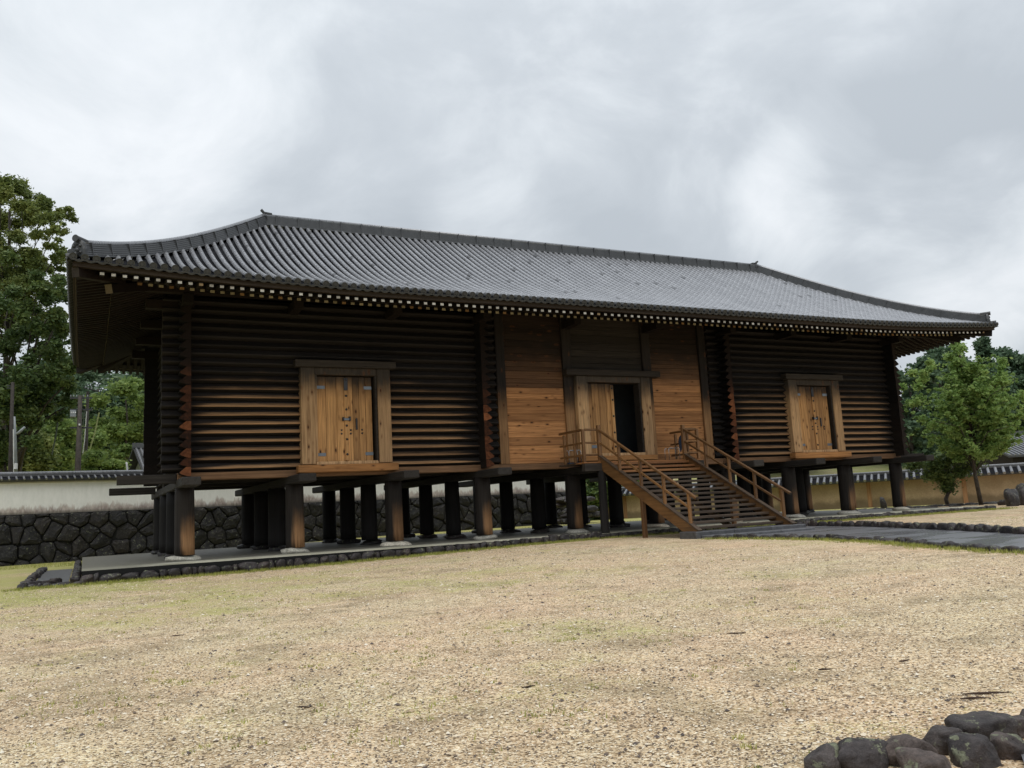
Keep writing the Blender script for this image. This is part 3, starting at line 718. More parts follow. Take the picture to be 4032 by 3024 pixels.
for fname, face in FACES.items():
    (ox, oy), a2, b2, Ln, W, Ho = face; nc = int(round(Ln / PITCH_T)); pit = Ln / nc; lp = .27
    for i in range(nc):
        u = pit * (i + .5); smax = min(1., u / Ho, (Ln - u) / Ho)
        k = 0; s = 0.
        while s * W < smax * W - .12:
            ds = min(lp / W, smax - s); fr = frame_of(face, u, s, ds); frames.append((fname, fr)); s += ds; k += 1
        if i < nc - 1:
            u = pit * (i + 1); smax = min(1., u / Ho, (Ln - u) / Ho); lps = .125 if fname in ('front', 'left') else .25
            ns = max(1, int(smax * W / lps)); us = [(-.115, -.01), (-.045, -.062), (.045, -.062), (.115, -.01)]
            tt = RNG.uniform(0, 1)
            for j in range(ns):
                s0, s1 = smax * j / ns, smax * (j + 1) / ns
                b0 = len(pan_v); t_ = RNG.uniform(0, 1)
                for ss, dz in ((s0, .0), (s0, .022), (s1, .0)):
                    for du, dv in us:
                        p = rp(face, u + du, ss, dv + dz - .035); pan_v.append(p); pan_t.append(t_)
                for r_ in (0, 4):
                    for c_ in range(3): pan_f.append((b0 + r_ + c_, b0 + r_ + c_ + 1, b0 + r_ + 4 + c_ + 1, b0 + r_ + 4 + c_))
    # deck under the tiles
    nu = 40; nsd = 10
    for i in range(nu + 1):
        for j in range(nsd + 1):
            s = j / nsd; u = Ho * s + (Ln - 2 * Ho * s) * i / nu; deck_v.append(rp(face, u, s, -.11))
    b0 = len(deck_v) - (nu + 1) * (nsd + 1)
    deck_f += [(b0 + i * (nsd + 1) + j, b0 + (i + 1) * (nsd + 1) + j, b0 + (i + 1) * (nsd + 1) + j + 1, b0 + i * (nsd + 1) + j + 1) for i in range(nu) for j in range(nsd)]
o = link('pan_tiles', np_mesh('pan_tiles', np.array([tuple(p) for p in pan_v]), np.array(pan_f), [M_PAN], pan_t), RF); o['kind'] = 'stuff'
link('roof_deck', np_mesh('roof_deck', np.array([tuple(p) for p in deck_v]), np.array(deck_f), [M_BLACK]), RF)
Cv = Vector(CAM)
fl = [(((f_[1][0]) - Cv).length, f_) for f_ in frames if f_[0] == 'front']; fl.sort(key=lambda q: q[0])
near = set(id(f_) for _, f_ in fl[:290])
big_v = []; big_f = []; big_t = []; nb = 0
for f_ in frames:
    p, a, t, n = f_[1]; ln = t.length; tn = t / ln
    if id(f_) in near:
        mw = Matrix(((a.x, t.x, n.x, p.x), (a.y, t.y, n.y, p.y), (a.z, t.z, n.z, p.z), (0, 0, 0, 1)))
        link('roll_tile', random.choice(tmesh), RF, mw=mw)
    else:
        A = np.array([a, t, n]); big_v.append(TV @ A + np.array(p)); big_f.append(TF4[:, ::-1] + nb * len(TV)); 
        tv = RNG.uniform(0, 1); tv = -.05 if RNG.uniform() < .015 else .45 + .12 * tv
        big_t.append(np.full(len(TV), tv)); nb += 1
o = link('roll_tiles', np_mesh('roll_tiles', np.concatenate(big_v), np.concatenate(big_f), [M_TILE], np.concatenate(big_t), smooth=True), RF); o['kind'] = 'stuff'
# eave end tiles: a round boss with rings, and the curved lip of the pan between
def disc_mesh():
    q = MB(); seg = 14; prof = [(.0, .108), (-.018, .108), (-.018, .086), (-.008, .076), (-.008, .052), (-.016, .046), (-.016, .02), (-.016, 0.001)]
    prof = [(.25, .095)] + prof; vs = []
    for y, r in prof:
        for j in range(seg): an = 2 * math.pi * j / seg; vs.append((r * math.cos(an), y, r * math.sin(an)))
    fs = [(i * seg + j, i * seg + (j + 1) % seg, (i + 1) * seg + (j + 1) % seg, (i + 1) * seg + j) for i in range(len(prof) - 1) for j in range(seg)]
    q.add(vs, fs, M_DISC); return q.mesh('eave_end_tile')
def lip_mesh():
    q = MB(); vs = []; n = 6
    for k in range(n + 1):
        x = -.13 + .26 * k / n; d = -.045 * (1 - (x / .13) ** 2)
        vs += [(x, -.02, d + .0), (x, -.02, d - .062), (x, .15, d + .0), (x, .15, d - .05)]
    fs = []
    for k in range(n):
        a = k * 4; b_ = a + 4; fs += [(a, b_, b_ + 1, a + 1), (a + 2, b_ + 2, b_, a), (a + 1, b_ + 1, b_ + 3, a + 3)]
    q.add(vs, fs, M_DISC); return q.mesh('eave_lip_tile')
DM, LM = disc_mesh(), lip_mesh()
for fname, face in FACES.items():
    Ln = face[3]; nc = int(round(Ln / PITCH_T)); pit = Ln / nc; mbs = MB()
    if fname == 'back': continue
    for i in range(nc):
        u = pit * (i + .5); p, a, t, n = frame_of(face, u, 0, .03); t = t.normalized()
        hs = Vector((-face[2][0], -face[2][1], 0))
        for me, uu, dz in ((DM, u, .0), (LM, pit * (i + 1), -.035)):
            if uu >= Ln - .1: continue
            p = rp(face, uu, 0, dz); t2 = (t * .85 + Vector((0, 0, .0))).normalized(); n2 = a.cross(t2).normalized()
            link('eave_end_tile' if me is DM else 'eave_lip_tile', me, RF, mw=Matrix(((a.x, t2.x, n2.x, p.x), (a.y, t2.y, n2.y, p.y), (a.z, t2.z, n2.z, p.z), (0, 0, 0, 1))))
# eave timber: fascia, flying rafters, base rafters, soffits
def ez(face, u): return rz(min(u, face[3] - u), 0) - EZ
def ep(face, u, w_, z):
    (ox, oy), a, b_, Ln, W, Ho = face
    return Vector((ox + a[0] * u + b_[0] * w_, oy + a[1] * u + b_[1] * w_, z))
EV = empty('eave', (CX, D / 2, 8.2)); EV.parent = SH; EV.matrix_parent_inverse = Matrix.Translation(SH.location).inverted()
stuffr = MB()
for fname, face in FACES.items():
    Ln = face[3]; Ho, W = face[5], face[4]; soff = M_SOFFIT if fname in ('front', 'back') else M_SOFFY; raf = M_SOFFY if fname in ('front', 'back') else M_SOFFIT
    us = np.linspace(.17, Ln - .17, 60)
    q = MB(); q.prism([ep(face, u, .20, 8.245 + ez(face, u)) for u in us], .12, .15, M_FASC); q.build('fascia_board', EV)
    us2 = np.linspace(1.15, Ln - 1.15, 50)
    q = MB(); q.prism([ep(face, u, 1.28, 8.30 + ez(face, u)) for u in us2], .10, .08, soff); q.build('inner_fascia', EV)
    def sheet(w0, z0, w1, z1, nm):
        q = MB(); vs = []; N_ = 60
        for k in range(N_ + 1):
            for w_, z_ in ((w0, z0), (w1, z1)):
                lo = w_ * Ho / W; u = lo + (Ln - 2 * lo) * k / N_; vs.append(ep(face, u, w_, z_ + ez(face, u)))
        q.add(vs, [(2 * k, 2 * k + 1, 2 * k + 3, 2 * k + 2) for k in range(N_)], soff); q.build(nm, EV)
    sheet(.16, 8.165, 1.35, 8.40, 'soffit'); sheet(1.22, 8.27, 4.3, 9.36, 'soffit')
    nc = int(round(Ln / PITCH_T)); pit = Ln / nc
    for i in range(nc - 1):
        u = pit * (i + 1)
        if u < .7 or u > Ln - .7: continue
        z_ = ez(face, u); dd = min(u, Ln - u)
        w1 = min(1.45, dd * W / Ho - .1)
        tgt = MB() if fname in ('front', 'left', 'right') else stuffr
        tgt.prism([ep(face, u, .24, 8.085 + z_), ep(face, u, w1, 8.085 + z_ + (w1 - .24) * .2)], .12, .12, raf, raf)
        # painted end
        a_ = Vector((face[1][0], face[1][1], 0)); c0 = ep(face, u, .236, 8.085 + z_)
        tgt.add([c0 + a_ * sx * .058 + Vector((0, 0, sz * .058)) for sx, sz in ((-1, -1), (1, -1), (1, 1), (-1, 1))], [(0, 1, 2, 3)], M_WHITE_END)
        if fname != 'back': tgt.build('flying_rafter', EV)
        u2 = u + pit * .5; dd2 = min(u2, Ln - u2)
        if dd2 < 1.75: continue
        w1 = min(4.2, dd2 * W / Ho - .12); z_ = ez(face, u2)
        tgt = MB() if fname in ('front', 'left', 'right') else stuffr
        tgt.prism([ep(face, u2, 1.22, 8.175 + z_), ep(face, u2, w1, 8.175 + z_ + (w1 - 1.22) * .354)], .135, .145, raf, raf)
        c0 = ep(face, u2, 1.216, 8.175 + z_)
        tgt.add([c0 + a_ * sx * .065 + Vector((0, 0, sz * .070)) for sx, sz in ((-1, -1), (1, -1), (1, 1), (-1, 1))], [(0, 1, 2, 3)], M_OCHRE_END)
        if fname != 'back': tgt.build('base_rafter', EV)
o = stuffr.build('rear_rafters', EV); o['kind'] = 'stuff'
# hip rafters
for sx in (0, 1):
    for sy in (0, 1):
        cx_, cy_ = X0E + sx * LF, Y0E + sy * LS; hx, hy = (1 - 2 * sx) * WS, (1 - 2 * sy) * WF; k0, k1 = .03, .21
        q = MB(); q.prism([(cx_ + hx * k0, cy_ + hy * k0, 8.36), (cx_ + hx * k1, cy_ + hy * k1, 8.64)], .24, .30, M_SOFFIT, M_HEAD); q.build('hip_rafter', EV, bevel=.01)
        q = MB(); q.prism([(cx_ + hx * .155, cy_ + hy * .155, 8.20), (cx_ + hx * .5, cy_ + hy * .5, 9.32)], .24, .28, M_SOFFIT, M_HIPEND); q.build('hip_rafter', EV, bevel=.01)
# ridges
def sweep_courses(parent, path, w0, h, nco, off=0.):
    """stacked flat courses with small shadow gaps, under a round cap"""
    zc = off
    hh = h / nco
    for k in range(nco):
        ww = w0 - .018 * k + (.03 if k == 0 else 0)
        q = MB(); q.prism([p + Vector((0, 0, zc + hh * .36)) for p in path], ww, hh * .72, M_RIDGE); q.build('ridge_course', parent)
        zc += hh
    q = MB(); q.prism([p + Vector((0, 0, off + h / 2)) for p in path], w0 - .16, h - .02, M_PAN); q.build('ridge_core', parent)
    q = MB(); q.tube([p + Vector((0, 0, off + h + .035)) for p in path], .085, M_TILE, 10); q.build('ridge_cap', parent, smooth=True)
def mk_ridge(name):
    e_ = empty(name, (CX, D / 2, 13)); e_.parent = SH; e_.matrix_parent_inverse = Matrix.Translation(SH.location).inverted(); return e_
MR = mk_ridge('main_ridge'); XA, XB = X0E + WS, X0E + LF - WS; YR = Y0E + WF; ZR = EZ + RH
sweep_courses(MR, [Vector((XA, YR, ZR)), Vector((XB, YR, ZR))], .34, .42, 8, -.04)
x = XA + .45
while x < XB:
    bx('ridge_band', (x - .011, YR - .18, ZR - .02), (x + .011, YR + .18, ZR + .43), M_RIDGE, MR, bevel=0); x += .93
for xx, s in ((XA, -1), (XB, 1)):
    q = MB(); q.prism([(xx - s * .3, YR, ZR + .50), (xx + s * .02, YR, ZR + .53), (xx + s * .14, YR, ZR + .66)], .16, .07, M_DISC); q.build('ridge_tip', MR)
for sx in (0, 1):
    for sy in (0, 1):
        H = mk_ridge('hip_ridge'); path = []
        for k in range(25):
            s = .045 + (1 - .045) * k / 24
            path.append(Vector((X0E + sx * LF + (1 - 2 * sx) * WS * s, Y0E + sy * LS + (1 - 2 * sy) * WF * s, rz(0, s) + .0)))
        sweep_courses(H, path, .32, .40, 6, .0)
        # bands
        Ln_ = [(path[i + 1] - path[i]).length for i in range(24)]; acc = 0; nxt = .35
        for i in range(24):
            while nxt < acc + Ln_[i]:
                p = path[i].lerp(path[i + 1], (nxt - acc) / Ln_[i]); t = (path[i + 1] - path[i]).normalized()
                q = MB(); q.prism([p - t * .010 + Vector((0, 0, .205)), p + t * .010 + Vector((0, 0, .205))], .335, .42, M_RIDGE); q.build('ridge_band', H); nxt += .88
            acc += Ln_[i]
        # end ornament: arched plate, raised lumps and the round tile above
        p0 = path[0]; t = (path[0] - path[1]); t.z = 0; t.normalize(); a = t.cross(Vector((0, 0, 1))); up = Vector((0, 0, 1))
        q = MB(); prof = [(-.26, -.06), (-.25, .2), (-.2, .36), (-.12, .46), (0, .5), (.12, .46), (.2, .36), (.25, .2), (.26, -.06)]
        vs = [p0 + t * d_ + a * x_ * k_ + up * z_ * k_ for d_, k_ in ((0, 1), (.09, 1), (.13, .82)) for x_, z_ in prof]; n9 = len(prof)
        fs = [(r_ * n9 + i, r_ * n9 + i + 1, (r_ + 1) * n9 + i + 1, (r_ + 1) * n9 + i) for r_ in range(2) for i in range(n9 - 1)] + [tuple(range(2 * n9, 3 * n9)), tuple(range(n9))[::-1]]
        q.add(vs, fs, M_DISC); q.build('end_plate', H)
        for ax_, az_, r_ in ((0, .16, .09), (-.1, .28, .055), (.1, .28, .055), (-.12, .08, .05), (.12, .08, .05), (0, .34, .05)):
            q = MB(); c_ = p0 + t * .12 + a * ax_ + up * az_; q.tube([c_, c_ + t * .03, c_ + t * .055], [r_, r_ * .8, r_ * .3], M_DISC, 8); q.build('end_boss', H, smooth=True)
        for zz_, st, en, r_ in ((.50, -.25, .2, .095), (.02, .05, .40, .085)):
            c_ = p0 + up * zz_; q = MB(); q.tube([c_ + t * st, c_ + t * en, c_ + t * (en + .012), c_ + t * (en + .012)], [r_ * .9, r_, r_ * 1.12, r_ * 1.12], M_DISC, 12); q.build('end_roll_tile', H, smooth=False)

# ------------------------------------------------------------------ staircase
ST = empty('wooden_staircase', (CX, -5, -.3)); tag(ST, 'broad brown timber staircase with railings rising to the open centre door', 'staircase')
YT, YB, XL, XR = -2.26, -7.60, 15.07, 19.19
def sz(y): return 2.60 + (y - YT) * .5     # nosing line
# landing
for i in range(9):
    y = -.42 - i * .22
    bx('deck_board', (14.25, y - .21, 2.50), (20.02, y, 2.56), M_TREADL if i > 5 else M_TREAD, ST)
bx('landing_beam', (14.25, -2.44, 2.20), (XL + .0, -2.20, 2.495), M_BEAMX, ST); bx('landing_beam', (XR, -2.44, 2.20), (20.02, -2.20, 2.495), M_BEAMX, ST)
for x in (14.37, 19.93):
    bx('railing_post', (x - .06, -2.28, 2.56), (x + .06, -2.16, 3.84), M_STAIRZ, ST)
    for y in (-1.55, -.75): bx('railing_post', (x - .05, y - .05, 2.56), (x + .05, y + .05, 3.75), M_STAIRZ, ST)
    for z, h in ((3.78, .09), (3.28, .07), (2.80, .08)): bx('side_rail', (x - .045, -2.16, z), (x + .045, -.4, z + h), M_STAIR, ST)
for xa, xb in ((14.43, XL - .06), (XR + .06, 19.87)):
    for z, h in ((3.78, .09), (3.28, .07), (2.80, .08)): bx('front_rail', (xa, -2.26, z), (xb, -2.18, z + h), M_STAIR, ST)
for x in (XL, XR):
    bx('newel_post', (x - .07, YT - .07, 2.2), (x + .07, YT + .07, 4.0), M_STAIRZ, ST)
    q = MB(); q.prism([(x, YT + .1, sz(YT) - .03), (x, YB - .35, sz(YB - .35) - .03)], .11, .42, M_STAIR, M_TREAD); q.build('stringer', ST, bevel=.01)
    q = MB(); q.prism([(x, YT - .02, sz(YT) + .2), (x, YB - .48, sz(YB - .48) + .2)], .17, .05, M_TREAD, M_TREAD); q.build('stringer_cap', ST, bevel=.008)
    q = MB(); q.prism([(x, YT, 3.82), (x, YB - .42, 3.82 + (YB - .42 - YT) * .5)], .10, .09, M_STAIR, M_TREAD); q.build('handrail', ST, bevel=.015)
    q = MB(); q.prism([(x, YT, 3.32), (x, YB, 3.32 + (YB - YT) * .5)], .06, .08, M_STAIR); q.build('middle_rail', ST, bevel=.01)
    for k in range(1, 5):
        y = YT + (YB - YT) * k / 4; bx('railing_post', (x - .05, y - .05, sz(y) + .15), (x + .05, y + .05, 3.80 + (y - YT) * .5), M_STAIRZ, ST)
    bx('support_post', (x - .075, -5.0, -.5), (x + .075, -4.85, sz(-4.9) - .22), M_STAIRZ, ST)
    q = MB(); q.tube([(x - .05, -2.36, -.2), (x - .05, -2.36, 2.2)], [.17, .155], M_COLD, 12); q.build('landing_post', ST, smooth=False)
bx('support_post', (17.1, -5.0, -.5), (17.24, -4.86, .9), M_STAIRZ, ST)
NT = 17
for k in range(NT):
    y = YT - .17 - k * .332; z = sz(YT) - (k + 1) * .166 + .06
    bx('tread', (XL + .06, y - .18, z - .085), (XR - .06, y + .15, z), M_TREADL if k < 3 else M_TREAD, ST, bevel=.008)
q = MB(); q.prism([((XL + XR) / 2, YT, sz(YT) - .25), ((XL + XR) / 2, YB - .3, sz(YB - .3) - .25)], .10, .18, M_TREAD); q.build('carriage', ST)
# stone step at the foot
SS = empty('stone_step', (17.1, -8.3, -.4)); tag(SS, 'two dark granite steps at the foot of the wooden staircase', 'step')
for i in range(3):
    a = 14.75 + i * 1.6; bx('step_slab', (a, -8.25, -.5), (a + 1.59, -7.35, -.13), M_STEP, SS, bevel=.02)
for i in range(3):
    a = 14.95 + i * 1.5; bx('step_slab', (a, -8.75, -.5), (a + 1.49, -8.26, -.25), M_STEP, SS, bevel=.02)

# umbrella stands and umbrella on the landing
def stand(x, y, z, lab):
    t = empty('umbrella_stand', (x, y, z)); tag(t, lab, 'umbrella stand')
    for yy in (y - .14, y + .14):
        q = MB(); q.tube([(x - .28, yy, z), (x - .28, yy, z + .52), (x - .24, yy, z + .57), (x + .24, yy, z + .57), (x + .28, yy, z + .52), (x + .28, yy, z)], .014, M_TUBE, 6); q.build('tube_frame', t, smooth=True)
    for xx in (x - .28, x + .28):
        q = MB(); q.tube([(xx, y - .14, z + .5), (xx, y + .14, z + .5)], .01, M_TUBE, 6); q.build('cross_tube', t, smooth=True)
    for k in range(4):
        q = MB(); q.tube([(x - .28 + .112 * (k + 1), y - .14, z + .565), (x - .28 + .112 * (k + 1), y + .14, z + .565)], .008, M_TUBE, 6); q.build('divider', t, smooth=True)
    bx('drip_tray', (x - .3, y - .16, z), (x + .3, y + .16, z + .07), M_NAVY, t)
    return t
stand(19.55, -.95, 2.562, 'silver tube umbrella stand on the landing right of the open door')
stand(14.75, -.75, 2.562, 'silver tube umbrella stand on the landing left of the doors')
UM = empty('umbrella', (19.25, -2.05, 3.2)); tag(UM, 'folded navy umbrella hanging from the landing rail by the right newel post', 'umbrella')
q = MB(); q.tube([(19.3, -2.0, 3.60), (19.29, -2.0, 3.50), (19.27, -2.0, 3.3), (19.22, -2.0, 3.1), (19.2, -2.0, 2.88)], [.02, .10, .13, .07, .015], M_NAVY, 9); q.build('canopy', UM)
q = MB(); q.tube([(19.26, -1.97, 3.84), (19.33, -1.97, 3.88), (19.36, -1.98, 3.82), (19.31, -2.0, 3.6)], .012, M_IRON, 6); q.build('handle', UM)

# ------------------------------------------------------------------ boundary walls
def clip(poly, nx_c, ny_c, c):
    o_ = []
    for i in range(len(poly)):
        a, b_ = poly[i], poly[(i + 1) % len(poly)]; da = a[0] * nx_c + a[1] * ny_c - c; db = b_[0] * nx_c + b_[1] * ny_c - c
        if da <= 0: o_.append(a)
        if (da < 0) != (db < 0) and da != db:
            t = da / (da - db); o_.append((a[0] + (b_[0] - a[0]) * t, a[1] + (b_[1] - a[1]) * t))
    return o_
def plaster_mat():
    b = NB('white_plaster'); sx = b.node('ShaderNodeSeparateXYZ', {0: b.P})
    n = b.noise(b.coord((1.6, 1.6, .25)), 1., 7, .7); n2 = b.noise(b.coord((6, 6, 2.)), 1., 6, .65)
    h = b.math('ADD', sx.outputs[2], b.math('ADD', b.math('MULTIPLY', b.math('SUBTRACT', n, .5), -1.1), b.math('MULTIPLY', b.math('SUBTRACT', n2, .5), -.9)))
    st = b.mr(h, 2.12, 2.42, 1., 0.)
    c = b.mix(b.mr(n2, .3, .7), (.78, .775, .75), (.86, .85, .83))
    c = b.mix(b.math('MULTIPLY', st, .8), c, b.mix(b.mr(n2, .35, .65), (.15, .075, .065), (.50, .42, .38)))
    c = b.mix(b.mr(sx.outputs[2], 1.95, 2.12, .75, 0.), c, (.14, .13, .10))
    return b.done(c, .85, .15)
def ochre_mat():
    b = NB('ochre_plaster'); sx = b.node('ShaderNodeSeparateXYZ', {0: b.P}); n = b.noise(b.coord((.8, .8, .8)), 1., 7, .65); n2 = b.noise(b.coord((12, 12, 12)), 1., 5, .7)
    c = b.mix(b.mr(n, .3, .7), (.36, .26, .15), (.46, .345, .21)); c = b.mix(1., c, b.ramp(n2, [(.3, (.8,) * 3), (.7, (1.1,) * 3)]), 'MULTIPLY')
    d = b.math('ADD', sx.outputs[2], b.math('MULTIPLY', b.math('SUBTRACT', n, .5), .8))
    c = b.mix(b.mr(d, -.05, .4, .65, 0.), c, (.11, .085, .05)); return b.done(c, .9, .1)
def wall_frame(p0, p1):
    d = Vector((p1[0] - p0[0], p1[1] - p0[1], 0)); ln = d.length; d /= ln; n = Vector((d.y, -d.x, 0))
    return d, n, ln
def wall_pt(p0, d, n, u, o_, z): return (p0[0] + d.x * u + n.x * o_, p0[1] + d.y * u + n.y * o_, z)
def wbox(mbq, p0, d, n, u0, u1, o0, o1, z0, z1, mat):
    vs = [wall_pt(p0, d, n, u, o_, z) for z in (z0, z1) for u, o_ in ((u0, o0), (u1, o0), (u1, o1), (u0, o1))]
    mbq.add(vs, [(0, 3, 2, 1), (4, 5, 6, 7), (0, 1, 5, 4), (1, 2, 6, 5), (2, 3, 7, 6), (3, 0, 4, 7)], mat)
def coping(parent, p0, d, n, ln, zt, half, rise, pitch_, tile_cap, rad=.075, ulist=None):
    """two sloping sides of tile with roll tiles across, and a capping ridge"""
    q = MB()
    for s in (1, -1):
        q.add([wall_pt(p0, d, n, u, s * o_, z) for u, o_, z in ((0, 0, zt), (ln, 0, zt), (ln, half, zt - rise), (0, half, zt - rise))], [(0, 1, 2, 3)], M_PAN)
        q.add([wall_pt(p0, d, n, u, s * o_, z) for u, o_, z in ((0, half, zt - rise), (ln, half, zt - rise), (ln, half - .04, zt - rise - .1), (0, half - .04, zt - rise - .1))], [(0, 1, 2, 3)], M_DISC)
        q.add([wall_pt(p0, d, n, u, s * o_, z) for u, o_, z in ((0, half - .04, zt - rise - .1), (ln, half - .04, zt - rise - .1), (ln, 0, zt - rise - .06), (0, 0, zt - rise - .06))], [(0, 1, 2, 3)], M_BEAMX)
    q.build('coping_bed', parent)
    k = 0; u = pitch_ * .5
    while u < ln:
        q = MB(); q.tube([wall_pt(p0, d, n, u, .05, zt + .0), wall_pt(p0, d, n, u, half + .03, zt - rise + .02)], rad, M_TILE, 8)
        q.build('coping_tile', parent, smooth=False)
        u += pitch_; k += 1
    nc = int(ln / .9)
    for i in range(nc):
        a, b_ = ln * i / nc, ln * (i + 1) / nc
        q = MB(); q.tube([wall_pt(p0, d, n, a + .004, 0, zt + .14), wall_pt(p0, d, n, b_ - .004, 0, zt + .14)], .09, tile_cap, 8); q.build('ridge_tile', parent)
    q = MB(); wbox(q, p0, d, n, 0, ln, .11, -.11, zt - .02, zt + .12, M_RIDGE); q.build('coping_course', parent)
# white plaster on a dark stone base
W0, W1 = (-17., 17.3), (30.5, 25.25)
WL = empty('boundary_wall', (6, 21, -.5)); tag(WL, 'white plastered wall on dark boulder masonry with tiled coping behind the storehouse', 'wall')
d, n, ln = wall_frame(W0, W1); zs0 = 1.93
q = MB(); wbox(q, W0, d, n, 0, ln, 0, -.6, -1, zs0, M_MORTAR); q.build('stone_backing', WL)
q = MB(); wbox(q, W0, d, n, 0, ln, -.04, -.5, zs0 + .001, 3.62, plaster_mat()); q.build('plaster_panel', WL)
q = MB(); wbox(q, W0, d, n, 0, ln, .04, -.6, 3.50, 3.60, plain('eave_moulding', (.55, .52, .45), .8)); q.build('moulding', WL, bevel=.0)
p0c = (W0[0] - n.x * .27, W0[1] - n.y * .27)
coping(WL, p0c, d, n, ln, 3.86, .48, .20, .33, M_TILE, .05)
seeds = []; PX_ = .86
rows = 4
for r_ in range(-1, rows + 1):
    for c_ in range(-1, int(ln / PX_) + 2):
        seeds.append(((c_ + .5 * (r_ % 2) + random.uniform(-.46, .46)) * PX_, -.9 + (r_ + .5 + random.uniform(-.46, .46)) * .72))
stones = []
for i, (sx_, sy_) in enumerate(seeds):
    poly = [(max(0, sx_ - 1.6), -.85), (min(ln, sx_ + 1.6), -.85), (min(ln, sx_ + 1.6), zs0 - .01), (max(0, sx_ - 1.6), zs0 - .01)]
    if poly[0][0] >= poly[1][0]: continue
    for j, (tx, ty) in enumerate(seeds):
        if i == j or abs(tx - sx_) > 3 or abs(ty - sy_) > 3: continue
        nx1, ny1 = tx - sx_, ty - sy_; l_ = math.hypot(nx1, ny1); nx1 /= l_; ny1 /= l_
        poly = clip(poly, nx1, ny1, ((tx + sx_) / 2) * nx1 + ((ty + sy_) / 2) * ny1)
        if len(poly) < 3: break
    if len(poly) < 3: continue
    A = abs(sum(poly[k][0] * poly[(k + 1) % len(poly)][1] - poly[(k + 1) % len(poly)][0] * poly[k][1] for k in range(len(poly)))) / 2
    if A < .05: continue
    stones.append(poly)
for poly in stones:
    # drop very short edges, pull in from the joint, chamfer
    cxp = sum(p[0] for p in poly) / len(poly); cyp = sum(p[1] for p in poly) / len(poly); R = [(p[0] - cxp, p[1] - cyp) for p in poly]
    pts = []
    for k in range(len(R)):
        a, b_ = R[k], R[(k + 1) % len(R)]
        if math.hypot(a[0] - b_[0], a[1] - b_[1]) < .06: continue
        pts.append((a[0] * .9 + b_[0] * .1, a[1] * .9 + b_[1] * .1)); pts.append((a[0] * .12 + b_[0] * .88, a[1] * .12 + b_[1] * .88))
    if len(pts) < 4: continue
    pts = [q_ for i_ in range(len(pts)) for q_ in (pts[i_], ((pts[i_][0] + pts[(i_ + 1) % len(pts)][0]) / 2 * random.uniform(.93, 1.0), (pts[i_][1] + pts[(i_ + 1) % len(pts)][1]) / 2 * random.uniform(.93, 1.0)))] if len(pts) < 14 else pts
    k = len(pts); vs = []; pr = random.uniform(.04, .13); tl = random.uniform(-.11, .11), random.uniform(-.12, .08)
    for f_, dep in ((1, 0), (.975, pr * .6), (.90, pr), (.45, pr + .04)):
        for x_, y_ in pts:
            l_ = math.hypot(x_, y_); g = max(.3, (l_ - .013) / l_) * f_ * (1 + random.uniform(-.03, .02)); vs.append(wall_pt(W0, d, n, cxp + x_ * g, .0 + dep + (x_ * tl[0] + y_ * tl[1]) * (1 if dep else 0) + random.uniform(0, .03) * (f_ < 1), cyp + y_ * g))
    fs = [(r_ * k + i, r_ * k + (i + 1) % k, (r_ + 1) * k + (i + 1) % k, (r_ + 1) * k + i) for r_ in range(3) for i in range(k)] + [tuple(range(3 * k, 4 * k))]
    q = MB(); q.add(vs, fs, M_WALLROCK); q.build('stone', WL)
# ochre wall with bold tiled coping on the right
V0 = at(2560, 2020, 76); V1 = at(3218, 2002, 63); V2 = at(3954, 1979, 58); 
dd_ = (V2 - V1)[:2]; dd_ = dd_ / np.linalg.norm(dd_)
W0r = tuple(V1[:2] - dd_ * 17); W1r = tuple(V2[:2] + dd_ * 12)
WR = empty('boundary_wall', (W0r[0], W0r[1], -.4)); tag(WR, 'ochre earth wall with bold grey tiled coping beyond the right end of the storehouse', 'wall')
d, n, ln = wall_frame(W0r, W1r)
q = MB(); wbox(q, W0r, d, n, 0, ln, 0, -.5, -1, 1.5, ochre_mat()); q.build('earth_panel', WR)
for u in np.arange(2.2, ln, 6.1):
    q = MB(); wbox(q, W0r, d, n, u, u + .28, .04, -.1, -.9, 1.48, M_POST); q.build('wall_post', WR)
coping(WR, (W0r[0] - n.x * .25, W0r[1] - n.y * .25), d, n, ln, 1.95, .85, .42, .46, M_TILE, .10)

# ------------------------------------------------------------------ trees
def leaf_mat(name, c1, c2, c3, trans=.25):
    b = NB(name); a = b.node('ShaderNodeAttribute', attribute_name='tint').outputs['Fac']
    n_ = b.noise(b.coord((.7, .7, .7)), 1., 4, .6)
    c = b.ramp(b.math('ADD', b.math('MULTIPLY', a, .7), b.math('MULTIPLY', n_, .35)), [(.1, c1), (.5, c2), (.95, c3)])
    c = b.mix(1., c, b.ramp(b.R, [(0, (.85, .88, .85)), (1, (1.15, 1.1, 1.05))]), 'MULTIPLY')
    b.done(c, .55, .35)
    tr = b.node('ShaderNodeBsdfTranslucent', {'Color': c}); mx = b.node('ShaderNodeMixShader', {0: trans}); b.t.links.new(b.b.outputs[0], mx.inputs[1]); b.t.links.new(tr.outputs[0], mx.inputs[2]); b.t.links.new(mx.outputs[0], b.o.inputs[0])
    return b.m
ML_DARK = leaf_mat('dark_leaf', (.040, .070, .024), (.095, .15, .045), (.21, .255, .075))
ML_OLIVE = leaf_mat('olive_leaf', (.065, .10, .03), (.17, .22, .065), (.34, .37, .12))
ML_GINKGO = leaf_mat('fresh_leaf', (.10, .18, .055), (.21, .335, .10), (.37, .48, .17), .45)
ML_LIGHT = leaf_mat('light_leaf', (.10, .17, .05), (.21, .30, .085), (.38, .46, .14), .4)
ML_FAR = leaf_mat('hazed_forest_leaf', (.050, .095, .060), (.10, .165, .095), (.17, .23, .125), .3)  # bluish cast: distance haze is mixed into the leaf colour
